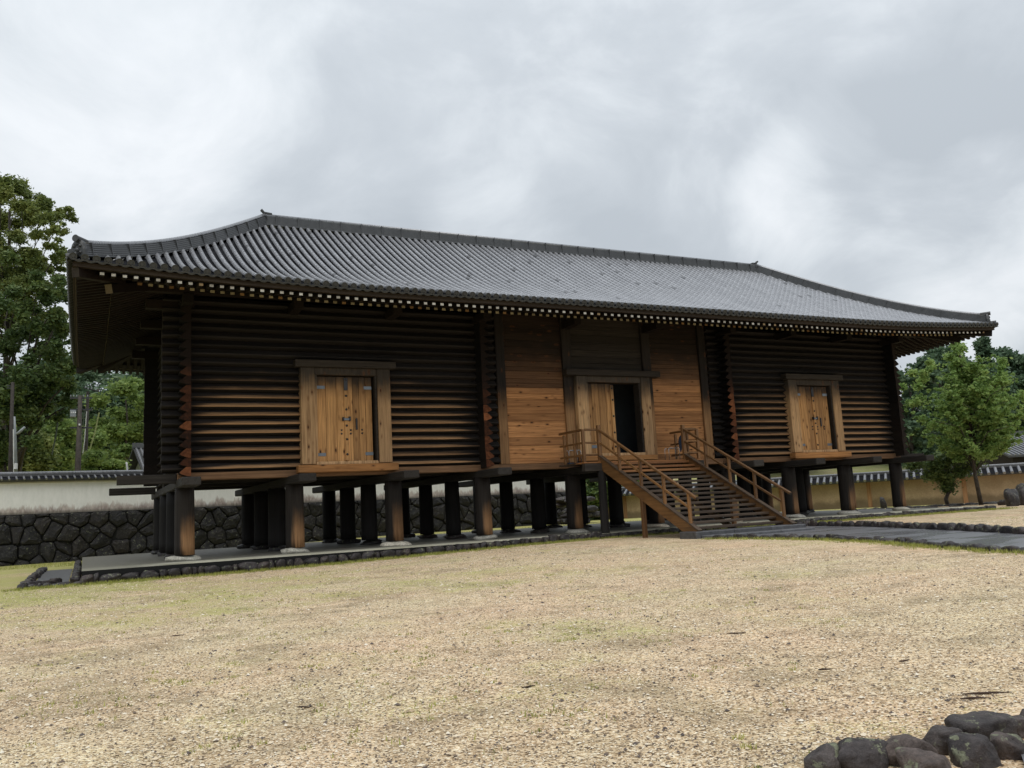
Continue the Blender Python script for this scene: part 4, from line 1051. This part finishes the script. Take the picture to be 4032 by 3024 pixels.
def crown_arrays(blobs, n, size, rng, flat=.75, tbase=.5):
    """leaf sized faces scattered through blobs (x,y,z,r[,zs]); returns verts, quads, tint"""
    bl = np.array([b_[:4] for b_ in blobs], float); w_ = bl[:, 3] ** 2.1; w_ /= w_.sum()
    idx = rng.choice(len(bl), n, p=w_); dr = rng.normal(size=(n, 3)); dr /= np.linalg.norm(dr, axis=1)[:, None]
    r_ = rng.uniform(0, 1, n) ** .45; 
    # ragged surface
    ph = rng.uniform(0, 6, (len(bl), 3)); rag = 1 + .22 * np.sin(dr[:, 0] * 5 + ph[idx, 0]) * np.sin(dr[:, 1] * 5 + ph[idx, 1]) + .16 * np.sin(dr[:, 2] * 8 + ph[idx, 2])
    gs = np.minimum(np.abs(rng.normal(0, .62, n)), 1.5)
    p = bl[idx, :3] + dr * (bl[idx, 3] * (.35 * r_ + .65 * gs) * rag * 1.12)[:, None] * np.array([1, 1, flat])
    bt = rng.uniform(0, 1, len(bl))
    a = rng.normal(size=(n, 3)); a[:, 2] *= .55; a /= np.linalg.norm(a, axis=1)[:, None]
    u = rng.normal(size=(n, 3)); b_ = np.cross(a, u); b_ /= np.linalg.norm(b_, axis=1)[:, None]
    sz_ = size * rng.uniform(.6, 1.35, n)[:, None]
    v = np.empty((n, 4, 3)); v[:, 0] = p - a * sz_ * .6; v[:, 1] = p + b_ * sz_ * .33; v[:, 2] = p + a * sz_ * .6; v[:, 3] = p - b_ * sz_ * .33
    t = np.clip(bt[idx] * .45 + rng.uniform(0, .55, n), 0, 1)
    return v.reshape(-1, 3), np.arange(n * 4).reshape(n, 4), np.repeat(t, 4)
def limbs(mbq, base, top, r0, tips, mat, rng, bend=.4):
    base, top = Vector(base), Vector(top); mid = [base.lerp(top, k / 5) + Vector((rng.normal() * bend * .3, rng.normal() * bend * .3, 0)) * (k > 0) for k in range(6)]
    mbq.tube(mid, [r0 * (1 - .14 * k) for k in range(6)], mat, 8)
    for t in tips:
        t = Vector(t); z = min(max((t.z - base.z) / max(.1, top.z - base.z) * .62, .15), .95); k = z * 5; i = min(4, int(k)); s = mid[i].lerp(mid[i + 1], k - i)
        m1 = s.lerp(t, .5) + Vector((rng.normal() * bend, rng.normal() * bend, .15 * (t - s).length)); ra = r0 * (1 - .14 * k) * .42
        mbq.tube([s, m1, t], [ra, ra * .6, ra * .22], mat, 5)
def make_tree(name, label, cat, blobs, base, top, r0, mat, n, size, seed, group=None, flat=.75, ntips=14, barkm=M_BARK):
    rng = np.random.default_rng(seed); T = empty(name, base); tag(T, label, cat, group)
    v, f, t = crown_arrays(blobs, n, size, rng, flat); link('crown', np_mesh('crown', v, f, [mat], t), T)
    q = MB(); tips = [blobs[i][:3] for i in rng.choice(len(blobs), min(ntips, len(blobs)), replace=False)]
    limbs(q, base, top, r0, tips, barkm, rng); q.build('trunk', T, smooth=True)
    return T
# the tall tree at the left edge, sighted clump by clump
rng = np.random.default_rng(5); bl = []
BIG = [(60, 730, 50), (20, 780, 80), (130, 790, 70), (185, 800, 45), (60, 880, 90), (250, 840, 32), (205, 880, 45), (150, 870, 50), (0, 960, 90), (100, 990, 70), (225, 895, 38), (60, 1080, 90),
       (150, 1060, 55), (205, 1000, 40), (120, 1140, 75), (10, 1160, 100), (215, 1060, 36), (240, 1100, 28), (-90, 800, 110), (-120, 950, 130), (-160, 1100, 140), (235, 1010, 26), (180, 950, 40),
       (60, 1260, 80), (150, 1230, 50), (180, 1290, 55), (235, 1240, 28), (-60, 1250, 120)]
for px, py, r_ in BIG:
    dep = 60 + rng.uniform(-3.5, 3.5); p = at(px, py, dep); R = r_ / F_PX * dep * .9
    for _ in range(7): bl.append((p[0] + rng.normal() * R * .6, p[1] + rng.normal() * R * .6, p[2] + rng.normal() * R * .5, R * rng.uniform(.28, .6)))
pb = at(0, 2040, 60); pt = at(40, 830, 60)
make_tree('tall_tree', 'tall olive green tree with open spreading top at the left edge', 'tree', bl, (pb[0], pb[1], -.5), tuple(pt), .24, ML_OLIVE, 130000, .185, 11, ntips=26)
bl = []
LOW = [(190, 1150, 60), (130, 1090, 70), (60, 1130, 80), (220, 1180, 45), (180, 1230, 60), (240, 1280, 40), (70, 1330, 100), (170, 1360, 80), (235, 1330, 55), (250, 1420, 60), (40, 1470, 110), (160, 1500, 90), (250, 1520, 60), (280, 1590, 45), (90, 1620, 95), (190, 1600, 55), (20, 1720, 90), (-90, 1400, 150), (-120, 1600, 160), (110, 1700, 50), (40, 1800, 70), (225, 1240, 30), (80, 1210, 60), (-60, 1780, 130), (140, 1560, 60), (265, 1460, 45), (100, 1500, 110), (10, 1580, 110), (235, 1630, 40)]
for px, py, r_ in LOW:
    dep = 55 + rng.uniform(-3, 3); p = at(px, py, dep); R = r_ / F_PX * dep
    for _ in range(6): bl.append((p[0] + rng.normal() * R * .55, p[1] + rng.normal() * R * .55, p[2] + rng.normal() * R * .5, R * rng.uniform(.25, .55)))
pb = at(30, 2050, 55)
make_tree('evergreen_tree', 'dense dark evergreen tree below the tall tree at the left edge', 'tree', bl, (pb[0], pb[1], -.5), tuple(at(120, 1400, 55)), .45, ML_DARK, 105000, .20, 12, ntips=20)
# middle distance trees behind the white wall
def blob_tree(px, py_top, py_bot, rpx, dep, mat, lab, name, n, size, seed, spread=1., layers=7, base_z=None, cat='tree', flat=.55):
    rng = np.random.default_rng(seed); bl = []; ht = (py_bot - py_top) / F_PX * dep; R = rpx / F_PX * dep
    for k in range(layers * 4):
        f_ = rng.uniform(0, 1); yy = py_top + (py_bot - py_top) * f_; wd = math.sin(math.pi * min(1, .18 + f_ * .8)) * R * spread; an = rng.uniform(0, 6.28); rr = wd * math.sqrt(rng.uniform(0, 1)) * .85
        p = at(px, yy, dep); bl.append((p[0] + math.cos(an) * rr, p[1] + math.sin(an) * rr, p[2], R * rng.uniform(.2, .36)))
    b_ = at(px, py_bot, dep); bz = hill(b_[0], b_[1]) - .6 if base_z is None else base_z
    return make_tree(name, lab, cat, bl, (b_[0], b_[1], bz), tuple(at(px, py_top + (py_bot - py_top) * .25, dep)), .22 * ht / 8, mat, n, size, seed, flat=flat, ntips=9)
blob_tree(500, 1500, 1790, 150, 88, ML_LIGHT, 'broad bright green tree with layered branches left of the storehouse', 'broadleaf_tree', 24000, .34, 21)
blob_tree(395, 1780, 1900, 95, 58, ML_LIGHT, 'yellow green bush behind the wall right of the utility poles', 'bush', 12000, .20, 22, cat='bush')
blob_tree(505, 1760, 1900, 60, 66, ML_LIGHT, 'light green bush beside the gable of the small house', 'bush', 9000, .22, 23, cat='bush')
blob_tree(230, 1640, 1860, 110, 75, ML_LIGHT, 'pale bamboo like thicket between the dark tree and the poles', 'thicket', 22000, .30, 24, cat='thicket', flat=.9)
blob_tree(120, 1720, 1900, 130, 66, ML_OLIVE, 'olive thicket behind the street lamp', 'thicket', 16000, .27, 25, cat='thicket', flat=.9)
blob_tree(330, 1690, 1880, 90, 82, ML_LIGHT, 'green thicket behind the utility poles', 'thicket', 14000, .3, 26, cat='thicket', flat=.9)
blob_tree(450, 1700, 1900, 170, 100, ML_DARK, 'dark undergrowth below the broad bright tree', 'thicket', 14000, .36, 27, cat='thicket', flat=.9)
blob_tree(2330, 1880, 2080, 120, 70, ML_DARK, 'dark hedge bush in the gap between the two boundary walls', 'bush', 12000, .26, 41, cat='bush', flat=.9)
blob_tree(2520, 1860, 2070, 150, 80, ML_OLIVE, 'olive bush behind the stairs beyond the wall gap', 'bush', 12000, .28, 42, cat='bush', flat=.9)
blob_tree(385, 1425, 1850, 150, 112, ML_FAR, 'distant blue green trees on the hill seen under the left eave', 'hillside_tree', 16000, .42, 43, base_z=6)
blob_tree(560, 1430, 1850, 160, 118, ML_FAR, 'distant dark tree on the hill beside the log wall corner', 'hillside_tree', 12000, .44, 44, base_z=6)
# ginkgo on the right
rng = np.random.default_rng(9); bl = []
gd = 52
for k in range(110):
    f_ = rng.uniform(0, 1) ** .8; z0_ = 1440 + 375 * f_                      # where the branch leaves the stem
    an = rng.uniform(0, 6.28); ln_ = (55 + 235 * f_ ** .8 * (1 - .35 * max(0, f_ - .8) * 5)) / F_PX * gd * rng.uniform(.6, 1.08); up_ = ln_ * rng.uniform(.35, .75)
    b0 = at(3800 + 45 * f_, z0_, gd)
    for q_ in np.linspace(.3, 1, 6):
        bl.append((b0[0] + math.cos(an) * ln_ * q_ + rng.normal() * .1, b0[1] + math.sin(an) * ln_ * q_ + rng.normal() * .1, b0[2] + up_ * q_ * q_ + rng.normal() * .06, (.50 - .38 * q_) * rng.uniform(.7, 1.1)))
for k in range(14):
    p = at(3765 + rng.normal() * 14, 1370 + k * 14, gd); bl.append((p[0], p[1], p[2], .2 + .02 * k))
for px, py, r_ in ((3960, 1460, 42), (3930, 1500, 50), (3900, 1560, 60), (4000, 1560, 60), (3755, 1370, 30), (3770, 1400, 45), (3620, 1500, 45), (3600, 1560, 45), (3650, 1460, 35)):
    for _ in range(4): p = at(px + rng.normal() * r_ * .5, py + rng.normal() * r_ * .5, gd + rng.normal() * .6); bl.append((*p, r_ / F_PX * gd * .5))
gb = at(3862, 1972, gd)
make_tree('ginkgo_tree', 'fresh green young tree with upswept branches before the ochre wall', 'tree', bl, (gb[0], gb[1], -.45), tuple(at(3775, 1400, gd)), .13, ML_GINKGO, 66000, .165, 13, ntips=60)
# small dark shrub tree left of it
bl = []
for px, py, r_ in ((3690, 1830, 60), (3760, 1800, 60), (3720, 1880, 60), (3660, 1870, 40), (3780, 1860, 45), (3730, 1920, 40), (3600, 1830, 45), (3830, 1830, 50)):
    p = at(px, py, 54); bl.append((*p, r_ / F_PX * 54 * .8))
gb = at(3732, 1980, 54); make_tree('small_tree', 'small dark leafed tree left of the fresh green tree at the ochre wall', 'tree', bl, (gb[0], gb[1], -.45), tuple(at(3725, 1830, 54)), .14, ML_DARK, 9000, .16, 14, ntips=8)
# right hillside trees that can be told apart
for i, (px, pt_, pb_, r_, dep, mt, lab, flt) in enumerate([
    (3880, 1312, 1700, 60, 105, ML_FAR, 'pointed dark conifer on the skyline right of the storehouse', .9),
    (3700, 1370, 1750, 130, 96, ML_FAR, 'rounded blue green tree behind the eave corner', .6),
    (3980, 1360, 1800, 120, 98, ML_FAR, 'dark rounded tree at the right edge of the skyline', .6),
    (3585, 1400, 1850, 130, 84, ML_FAR, 'bluish tree right beside the end of the log wall', .6),
    (4120, 1400, 1850, 150, 90, ML_FAR, 'dark tree cut by the right edge of the view', .6),
    (3820, 1420, 1800, 140, 88, ML_FAR, 'dark green tree behind the fresh green tree', .6)]):
    blob_tree(px, pt_, pb_, r_, dep, mt, lab, 'hillside_tree', 24000, .40, 60 + i, flat=flt, base_z=0)
# far wooded hill: one mass
rng = np.random.default_rng(33); V_, F_, T_ = [], [], []; nv = 0
for i in range(210):
    dep = rng.uniform(95, 190); lat = rng.choice([rng.uniform(-.95, -.25), rng.uniform(-.95, -.3), rng.uniform(.35, .95), rng.uniform(-.25, .35)]) * dep
    x, y = CAM[0] + lat * .8935 + dep * .449, CAM[1] - lat * .449 + dep * .8935; h = hill(x, y); s = rng.uniform(3.2, 5.2); bl = []
    for k in range(7): an = rng.uniform(0, 6.28); rr = s * rng.uniform(0, .75); bl.append((x + math.cos(an) * rr, y + math.sin(an) * rr, h + s * rng.uniform(.5, 1.7), s * rng.uniform(.3, .5)))
    nq = 1500 if abs(lat / dep) > .25 else 500
    v, f, t = crown_arrays(bl, nq, .62, rng, .8); t = np.clip(t * .8 + rng.uniform(-.1, .25), 0, 1)
    V_.append(v); F_.append(f + nv); T_.append(t); nv += len(v)
o = link('forest', np_mesh('forest', np.concatenate(V_), np.concatenate(F_), [ML_FAR], np.concatenate(T_))); tag(o, 'dark wooded hillside behind the yard walls', 'forest', kind='stuff')

# ------------------------------------------------------------------ poles, lamp, houses
def pole(px, py_top, py_bot, dep, r0, mat, lab, cat='utility pole', lean=0.):
    a = at(px, py_bot, dep); b_ = at(px + lean, py_top, dep); T = empty('utility_pole', (a[0], a[1], -.5)); tag(T, lab, cat)
    q = MB(); q.tube([(a[0], a[1], -.5), tuple(b_)], [r0, r0 * .72], mat, 10); q.build('pole', T, smooth=True); return T
def bar(T, name, px0, py0, px1, py1, dep, r_, mat):
    q = MB(); q.prism([tuple(at(px0, py0, dep)), tuple(at(px1, py1, dep))], r_, r_, mat); return q.build(name, T)
D1 = 50
T = pole(306, 1557, 1875, D1, .16, M_POLE, 'dark utility pole with crossarms and a transformer box', lean=10)
for y in (1567, 1613, 1684): bar(T, 'crossarm', 277, y, 362, y, D1, .09, M_IRON)
for px in (279, 290, 302, 330, 345):
    p = at(px, 1561, D1); q = MB(); q.tube([tuple(p), (p[0], p[1], p[2] + .10)], [.035, .02], M_CONCRETE_POLE, 6); q.build('insulator', T)
a, b_ = at(276, 1614, D1 - .3), at(300, 1644, D1 + .1); q = MB(); q.box((min(a[0], b_[0]), a[1], b_[2]), (max(a[0], b_[0]), a[1] + .35, a[2]), M_CONCRETE_POLE); bxo = q.build('transformer', T, bevel=.02)
for px in (282, 289, 297): p = at(px, 1626, D1 - .45); q = MB(); q.tube([tuple(p), (p[0], p[1], p[2] + .07)], .035, M_PATCHW, 6); q.build('bushing', T)
p = at(313, 1675, D1 - .25); q = MB(); q.tube([tuple(p), (p[0], p[1], p[2] + .1)], .05, M_PATCHW, 6); q.build('insulator', T)
T = pole(293, 1600, 1875, D1 + 1.5, .13, M_POLE, 'thin dark pole standing just behind the transformer pole', lean=20)
T = pole(333, 1541, 1875, D1 + 14, .14, M_POLE, 'farther utility pole with white insulators on a slanted crossarm', lean=13)
bar(T, 'crossarm', 330, 1526, 388, 1542, D1 + 14, .1, M_IRON)
for px, py in ((337, 1527), (347, 1533), (360, 1532), (377, 1536)): p = at(px, py, D1 + 13.8); q = MB(); q.tube([tuple(p), (p[0], p[1], p[2] + .16)], [.06, .035], M_CONCRETE_POLE, 6); q.build('insulator', T)
for px, x2, m_ in ((341, 326, M_PATCHW), (331, 318, M_WIRE)):
    q = MB(); q.tube([tuple(at(px, 1620, D1 + 13.6)), tuple(at((px + x2) / 2 - 1, 1740, D1 + 13.6)), tuple(at(x2, 1785, D1 + 13.6))], .035, m_, 5); q.build('cable', T)
def guy(px0, py0, px1, py1, dep, mat, lab, r_=.05):
    q = MB(); q.tube([tuple(at(px0, py0, dep)), tuple(at((px0 + px1) / 2 + 3, (py0 + py1) / 2, dep)), tuple(at(px1, py1, dep))], r_, mat, 5); o = q.build('guy_wire'); tag(o, lab, 'guy wire')
guy(229, 1645, 204, 1790, 58, M_WIRE, 'dark slanting guy wire left of the transformer pole'); guy(390, 1625, 352, 1775, 60, M_LIGHTWIRE, 'yellow green guy wire before the bright tree')
T = pole(40, 1505, 1875, D1, .13, M_POLE, 'dark wooden utility pole behind the street lamp', lean=10)
p = at(41, 1830, D1 - .2); q = MB(); q.prism([(p[0], p[1], p[2]), (p[0], p[1], p[2] + .35)], .12, .02, M_PATCHW, up=(0, 1, 0)); q.build('number_plate', T)
q = MB(); p = at(44, 1520, D1); 
for py in (1519, 1528): bar(T, 'crossarm', 28, py, 50, py, D1, .07, M_IRON)
T = empty('street_lamp', tuple(at(60, 1900, D1 - 2))); tag(T, 'slim grey street lamp with one raised arm at the far left', 'street lamp')
q = MB(); q.tube([tuple(at(63, 1900, D1 - 2)), tuple(at(60, 1720, D1 - 2)), tuple(at(57, 1640, D1 - 2))], [.10, .07, .045], M_CONCRETE_POLE, 8); q.build('pole', T, smooth=True)
q = MB(); q.tube([tuple(at(55, 1900, D1 - 2)), tuple(at(53, 1690, D1 - 2))], .028, M_PATCHW, 5); q.build('conduit', T)
q = MB(); q.tube([tuple(at(61, 1711, D1 - 2)), tuple(at(78, 1700, D1 - 2)), tuple(at(97, 1682, D1 - 2))], [.04, .08, .06], M_CONCRETE_POLE, 8); q.build('lamp_head', T, smooth=True)
p = at(62, 1850, D1 - 2.2); q = MB(); q.tube([tuple(at(62, 1846, D1 - 2.15)), tuple(at(62.5, 1825, D1 - 2.15))], .09, M_PATCHW, 8); q.build('reflective_band', T)
q = MB(); q.tube([tuple(at(502, 1855, 47)), tuple(at(499, 1825, 47)), tuple(at(496, 1821, 47))], .05, M_PATCHW, 6); o = q.build('vent_pipe'); tag(o, 'short white vent pipe rising above the wall coping', 'pipe')

M_HWALL = plain('pale_green_plaster', (.36, .40, .36), .85)
def house(name, lab, c, ang, gw, ln, eave, apex, wallm, gap):
    """gable house: gable in the local x direction, ridge along local y"""
    T = empty(name, (c[0], c[1], -.5)); tag(T, lab, 'house'); ca, sa = math.cos(ang), math.sin(ang)
    def P(x, y, z): return (c[0] + x * ca - y * sa, c[1] + x * sa + y * ca, z)
    h = gw / 2
    q = MB(); q.add([P(-h, 0, -.5), P(h, 0, -.5), P(h, 0, eave), P(0, 0, apex - .15), P(-h, 0, eave), P(-h, ln, -.5), P(h, ln, -.5), P(h, ln, eave), P(0, ln, apex - .15), P(-h, ln, eave)],
                    [(0, 1, 2, 3, 4), (9, 8, 7, 6, 5), (0, 4, 9, 5), (1, 6, 7, 2)], wallm); q.build('wall', T)
    Rf = None
    q = MB(); ov = .7
    sl = (apex - eave) / h
    for s in (-1, 1):
        a = (s * (h + ov), eave - sl * ov); b2_ = (0, apex)
        vs = [P(x_, y_, z_) for y_ in (-ov, ln + ov) for x_, z_ in ((a[0], a[1]), (b2_[0], b2_[1]), (b2_[0], b2_[1] + .14), (a[0], a[1] + .14))]
        q.add(vs, [(0, 1, 2, 3), (7, 6, 5, 4), (0, 4, 5, 1), (3, 2, 6, 7), (0, 3, 7, 4)], M_DISC)
    Rf = q.build('roof', T)
    for s in (-1, 1):
        y_ = -ov + gap / 2
        while y_ < ln + ov:
            q = MB(); N_ = 8
            q.tube([P(0 + s * (h + ov) * (1 - k / N_), y_, eave - sl * ov + .17 + (apex - eave + sl * ov) * k / N_) for k in range(N_ + 1)], [.07 + .02 * (k % 2) for k in range(N_ + 1)], M_TILE, 6); q.build('tile_row', Rf); y_ += gap
    q = MB(); q.prism([P(0, -ov, apex + .25), P(0, ln + ov, apex + .25)], .3, .35, M_RIDGE); q.build('ridge', Rf)
    return T
p = at(560, 1860, 62); 
house('small_house', 'small gabled house with grey tiled roof peeping out left of the storehouse', (p[0], p[1]), math.radians(-66), 5.4, 7, 3.0, 6.6, M_HWALL, .34)
p = at(3865, 1850, 72)
house('long_house', 'long low house with grey tiled roof behind the ochre wall on the right', (p[0], p[1]), math.radians(-116.7), 9.5, 20, 3.05, 4.7, M_BEAMX, .36)

# rocks and low stones by the ochre wall
for px, py, dep, a, b_, c_, lab in [(3480, 1990, 57, .28, .22, .62, 'upright dark stone marker before the ochre wall'),
    (3985, 1980, 46, .5, .4, .75, 'dark mottled rock at the foot of the wall near the right edge'), (4030, 1965, 47, .7, .5, .95, 'large grey slanted memorial rock at the right edge'),
    (3950, 1990, 49, .3, .3, .3, 'low round rock left of the memorial rock')]:
    p = at(px, py, dep); o = put_rock('garden_rock', rock_mesh('garden_rock', px * .01, 3, [M_ROCK], 1, 1, 1, .2), p[0], p[1], -.42 + c_ * .5, a, b_, c_, .6); tag(o, lab, 'rock')
BR_ = empty('stone_border', tuple(at(3600, 1990, 54))); tag(BR_, 'broken rows of low dark stones along the planting bed before the ochre wall', 'stone border')
random.seed(12)
for i in range(110):
    px = random.uniform(3230, 4090); dep = random.choice([51.5, 53.5, 55]) + random.uniform(-.3, .3); p = at(px, 1990, dep)
    put_rock('border_stone', random.choice(EDGE_R), p[0], p[1], -.37, random.uniform(.18, .42), .2, random.uniform(.1, .2), random.uniform(-1.2, -.6), BR_)
DK_ = empty('rock_pile', tuple(at(2250, 2040, 60))); tag(DK_, 'dark rocks stacked at the end of the stone based wall', 'rock pile')
for i in range(16):
    px = random.uniform(2205, 2330); p = at(px, 2035, 60 + random.uniform(-1, 1)); z = random.choice([-.2, .2, .6, 1.0, 1.3])
    put_rock('rock', random.choice(EDGE_R), p[0], p[1], z, random.uniform(.5, .9), .5, random.uniform(.28, .4), random.uniform(-.2, .5), DK_)

# ------------------------------------------------------------------ small ground cover
def scatter_grass():
    rng = np.random.default_rng(4); V_ = []; T_ = []
    def tuft(x, y, n, h, spread):
        z = gz(x, y)
        an = rng.uniform(0, 6.28, n); rr = spread * np.sqrt(rng.uniform(0, 1, n)); bx0 = x + np.cos(an) * rr; by0 = y + np.sin(an) * rr
        a2 = rng.uniform(0, 6.28, n); w_ = rng.uniform(.003, .007, n) * (1 + h * 4); hh = h * rng.uniform(.5, 1.2, n); lx = np.cos(a2 + 1.5) * hh * .5; ly = np.sin(a2 + 1.5) * hh * .5
        v = np.empty((n, 3, 3)); v[:, 0] = np.stack([bx0 - np.cos(a2) * w_, by0 - np.sin(a2) * w_, np.full(n, z - .01)], 1); v[:, 1] = np.stack([bx0 + np.cos(a2) * w_, by0 + np.sin(a2) * w_, np.full(n, z - .01)], 1)
        v[:, 2] = np.stack([bx0 + lx, by0 + ly, z + hh], 1); V_.append(v.reshape(-1, 3)); T_.append(np.full(n * 3, rng.uniform(0, 1)))
    for k in range(2600):
        x = rng.uniform(-5, 38); y = -3.05 - abs(rng.normal()) * .35
        if 14 < x < 21 and rng.uniform() < .6: continue
        tuft(x, y, 10, .09, .10)
    for pts in (PATH_L, PATH_R):
        for k in range(900):
            i = rng.integers(0, len(pts) - 2); t = rng.uniform(); x = pts[i][0] + (pts[i + 1][0] - pts[i][0]) * t; y = pts[i][1] + (pts[i + 1][1] - pts[i][1]) * t
            s = -1 if pts is PATH_L else 1; tuft(x + s * abs(rng.normal()) * .25, y, 10, .08, .1)
    for k in range(2600):
        x = rng.uniform(-14, 30); y = rng.uniform(-26, -4)
        g = noise.noise(Vector((x * .35, y * .35, 5))) 
        if g + .25 * sm(6, -4, x) < .12 + rng.uniform(0, .3): continue
        if sm(0, 1, 0) or (x > 12 and segd(x, y, [((a[0] + b_[0]) / 2, (a[1] + b_[1]) / 2) for a, b_ in zip(PATH_L, PATH_R)]) < 3): continue
        tuft(x, y, 8, .045, .14)
    for x, y in ((.62, -26.6), (.78, -26.95), (.25, -27.1), (.72, -26.4), (.35, -26.95)): tuft(x, y, 26, .035, .05)
    for k in range(120):
        x = rng.uniform(-4, 2.5); y = rng.uniform(-25.5, -20); tuft(x, y, 12, .03, .05)
    for k in range(70):
        dep = rng.uniform(6, 26); lat = rng.uniform(-.6, .45) * dep; x = CAM[0] + lat * .8935 + dep * .449; y = CAM[1] - lat * .449 + dep * .8935
        if y > -3.5 or x > 11: continue
        for q_ in range(rng.integers(2, 6)): tuft(x + rng.normal() * .18, y + rng.normal() * .18, 16, .03, .06)
    for k in range(1500):
        x = rng.uniform(-12, 30); y = rng.uniform(12.6, 17.5); tuft(x, y, 8, .12, .3)
    v = np.concatenate(V_); f = np.arange(len(v)).reshape(-1, 3)
    o = link('grass', np_mesh('grass', v, f, [leaf_mat('thin_grass', (.16, .18, .035), (.33, .36, .08), (.46, .46, .15), .3)], np.concatenate(T_))); tag(o, 'thin yellow green grass along the stone edges and in the gravel', 'grass', kind='stuff')
scatter_grass()
def scatter_pebbles():
    rng = np.random.default_rng(6); n = 120000
    dep = 5 + 26 * rng.uniform(0, 1, n) ** 1.35; lat = rng.uniform(-.68, .68, n) * dep
    x = CAM[0] + lat * .8935 + dep * .449; y = CAM[1] - lat * .449 + dep * .8935
    ok = (y < -3.3) & ~((x > 12) & (y > -32) & (np.abs(x - 17) < 5.2)) & ~((x > .4) & (y < -27.0)); x, y = x[ok], y[ok]; n = len(x)
    z = -.57 + .21 * (lambda t: t * t * (3 - 2 * t))(np.clip(x / 15, 0, 1))
    base = np.array([(1, 0, 0), (0, 1, 0), (-1, 0, 0), (0, -1, 0), (0, 0, .7), (0, 0, -.4)], float); fc = np.array([(0, 1, 4), (1, 2, 4), (2, 3, 4), (3, 0, 4)])
    s = (1 + dep[ok] / 28) * rng.choice([.005, .0065, .009, .015], n, p=[.46, .36, .15, .03]) * rng.uniform(.7, 1.3, n); an = rng.uniform(0, 6.28, n); el = rng.uniform(.6, 1.6, n)
    jit = rng.uniform(.7, 1.2, (n, 6, 1)); q = base[None] * jit; q = q * np.stack([s * el, s, s * .9], 1)[:, None, :]
    ca, sa = np.cos(an)[:, None], np.sin(an)[:, None]; X = q[:, :, 0] * ca - q[:, :, 1] * sa; Y = q[:, :, 0] * sa + q[:, :, 1] * ca
    v = np.stack([X + x[:, None], Y + y[:, None], q[:, :, 2] + z[:, None] + .006], 2).reshape(-1, 3); f = (fc[None] + (np.arange(n) * 6)[:, None, None]).reshape(-1, 3)
    b = NB('pebble'); a = b.node('ShaderNodeAttribute', attribute_name='tint').outputs['Fac']
    c = b.ramp(a, [(0., (.035, .025, .025)), (.35, (.10, .075, .065)), (.5, (.20, .14, .09)), (.62, (.45, .34, .21)), (.85, (.70, .57, .39)), (1., (.80, .73, .60))])
    o = link('pebbles', np_mesh('pebbles', v, f, [b.done(c, .6, .4)], np.repeat(rng.uniform(0, 1, n) ** .48, 6))); tag(o, 'dark and pale pebbles scattered over the gravel', 'gravel', kind='stuff')
scatter_pebbles()
def twigs():
    rng = np.random.default_rng(8); M_T = plain('fallen_twig', (.05, .028, .02), .7)
    for k, (px, py, ln_) in enumerate(((3880, 2735, .34), (3500, 2925, .22), (3840, 2755, .2), (3250, 2640, .12), (2080, 2700, .13), (1200, 2780, .14), (700, 2500, .2), (2900, 2500, .2), (3560, 2610, .15))):
        dr = AF + AR * (px - 2016) / F_PX - AU * (py - 1512) / F_PX; t = (-.55 - CAM[2]) / dr[2]; p = CAM + t * dr; z = gz(p[0], p[1]) + .014; an = rng.uniform(-.8, .1)
        q = MB(); q.tube([(p[0] + math.cos(an) * (s - .5) * ln_ , p[1] + math.sin(an) * (s - .5) * ln_ + rng.normal() * .008, z) for s in (0, .35, .7, 1)], [.004, .009, .007, .003], M_T, 5)
        o = q.build('twig'); tag(o, ['long dark twig lying on the gravel above the corner boulders', 'thin bent twig touching the second boulder', 'short twig just below the long twig near the boulders', 'tiny dark twig on the gravel left of the long twig', 'small twig in the middle of the gravel', 'small twig low on the left of the gravel', 'twig on the greener gravel at the left', 'twig on the gravel below the path edge', 'little twig farthest up the gravel near the right'][k], 'twig', 'twigs on the gravel')
twigs()
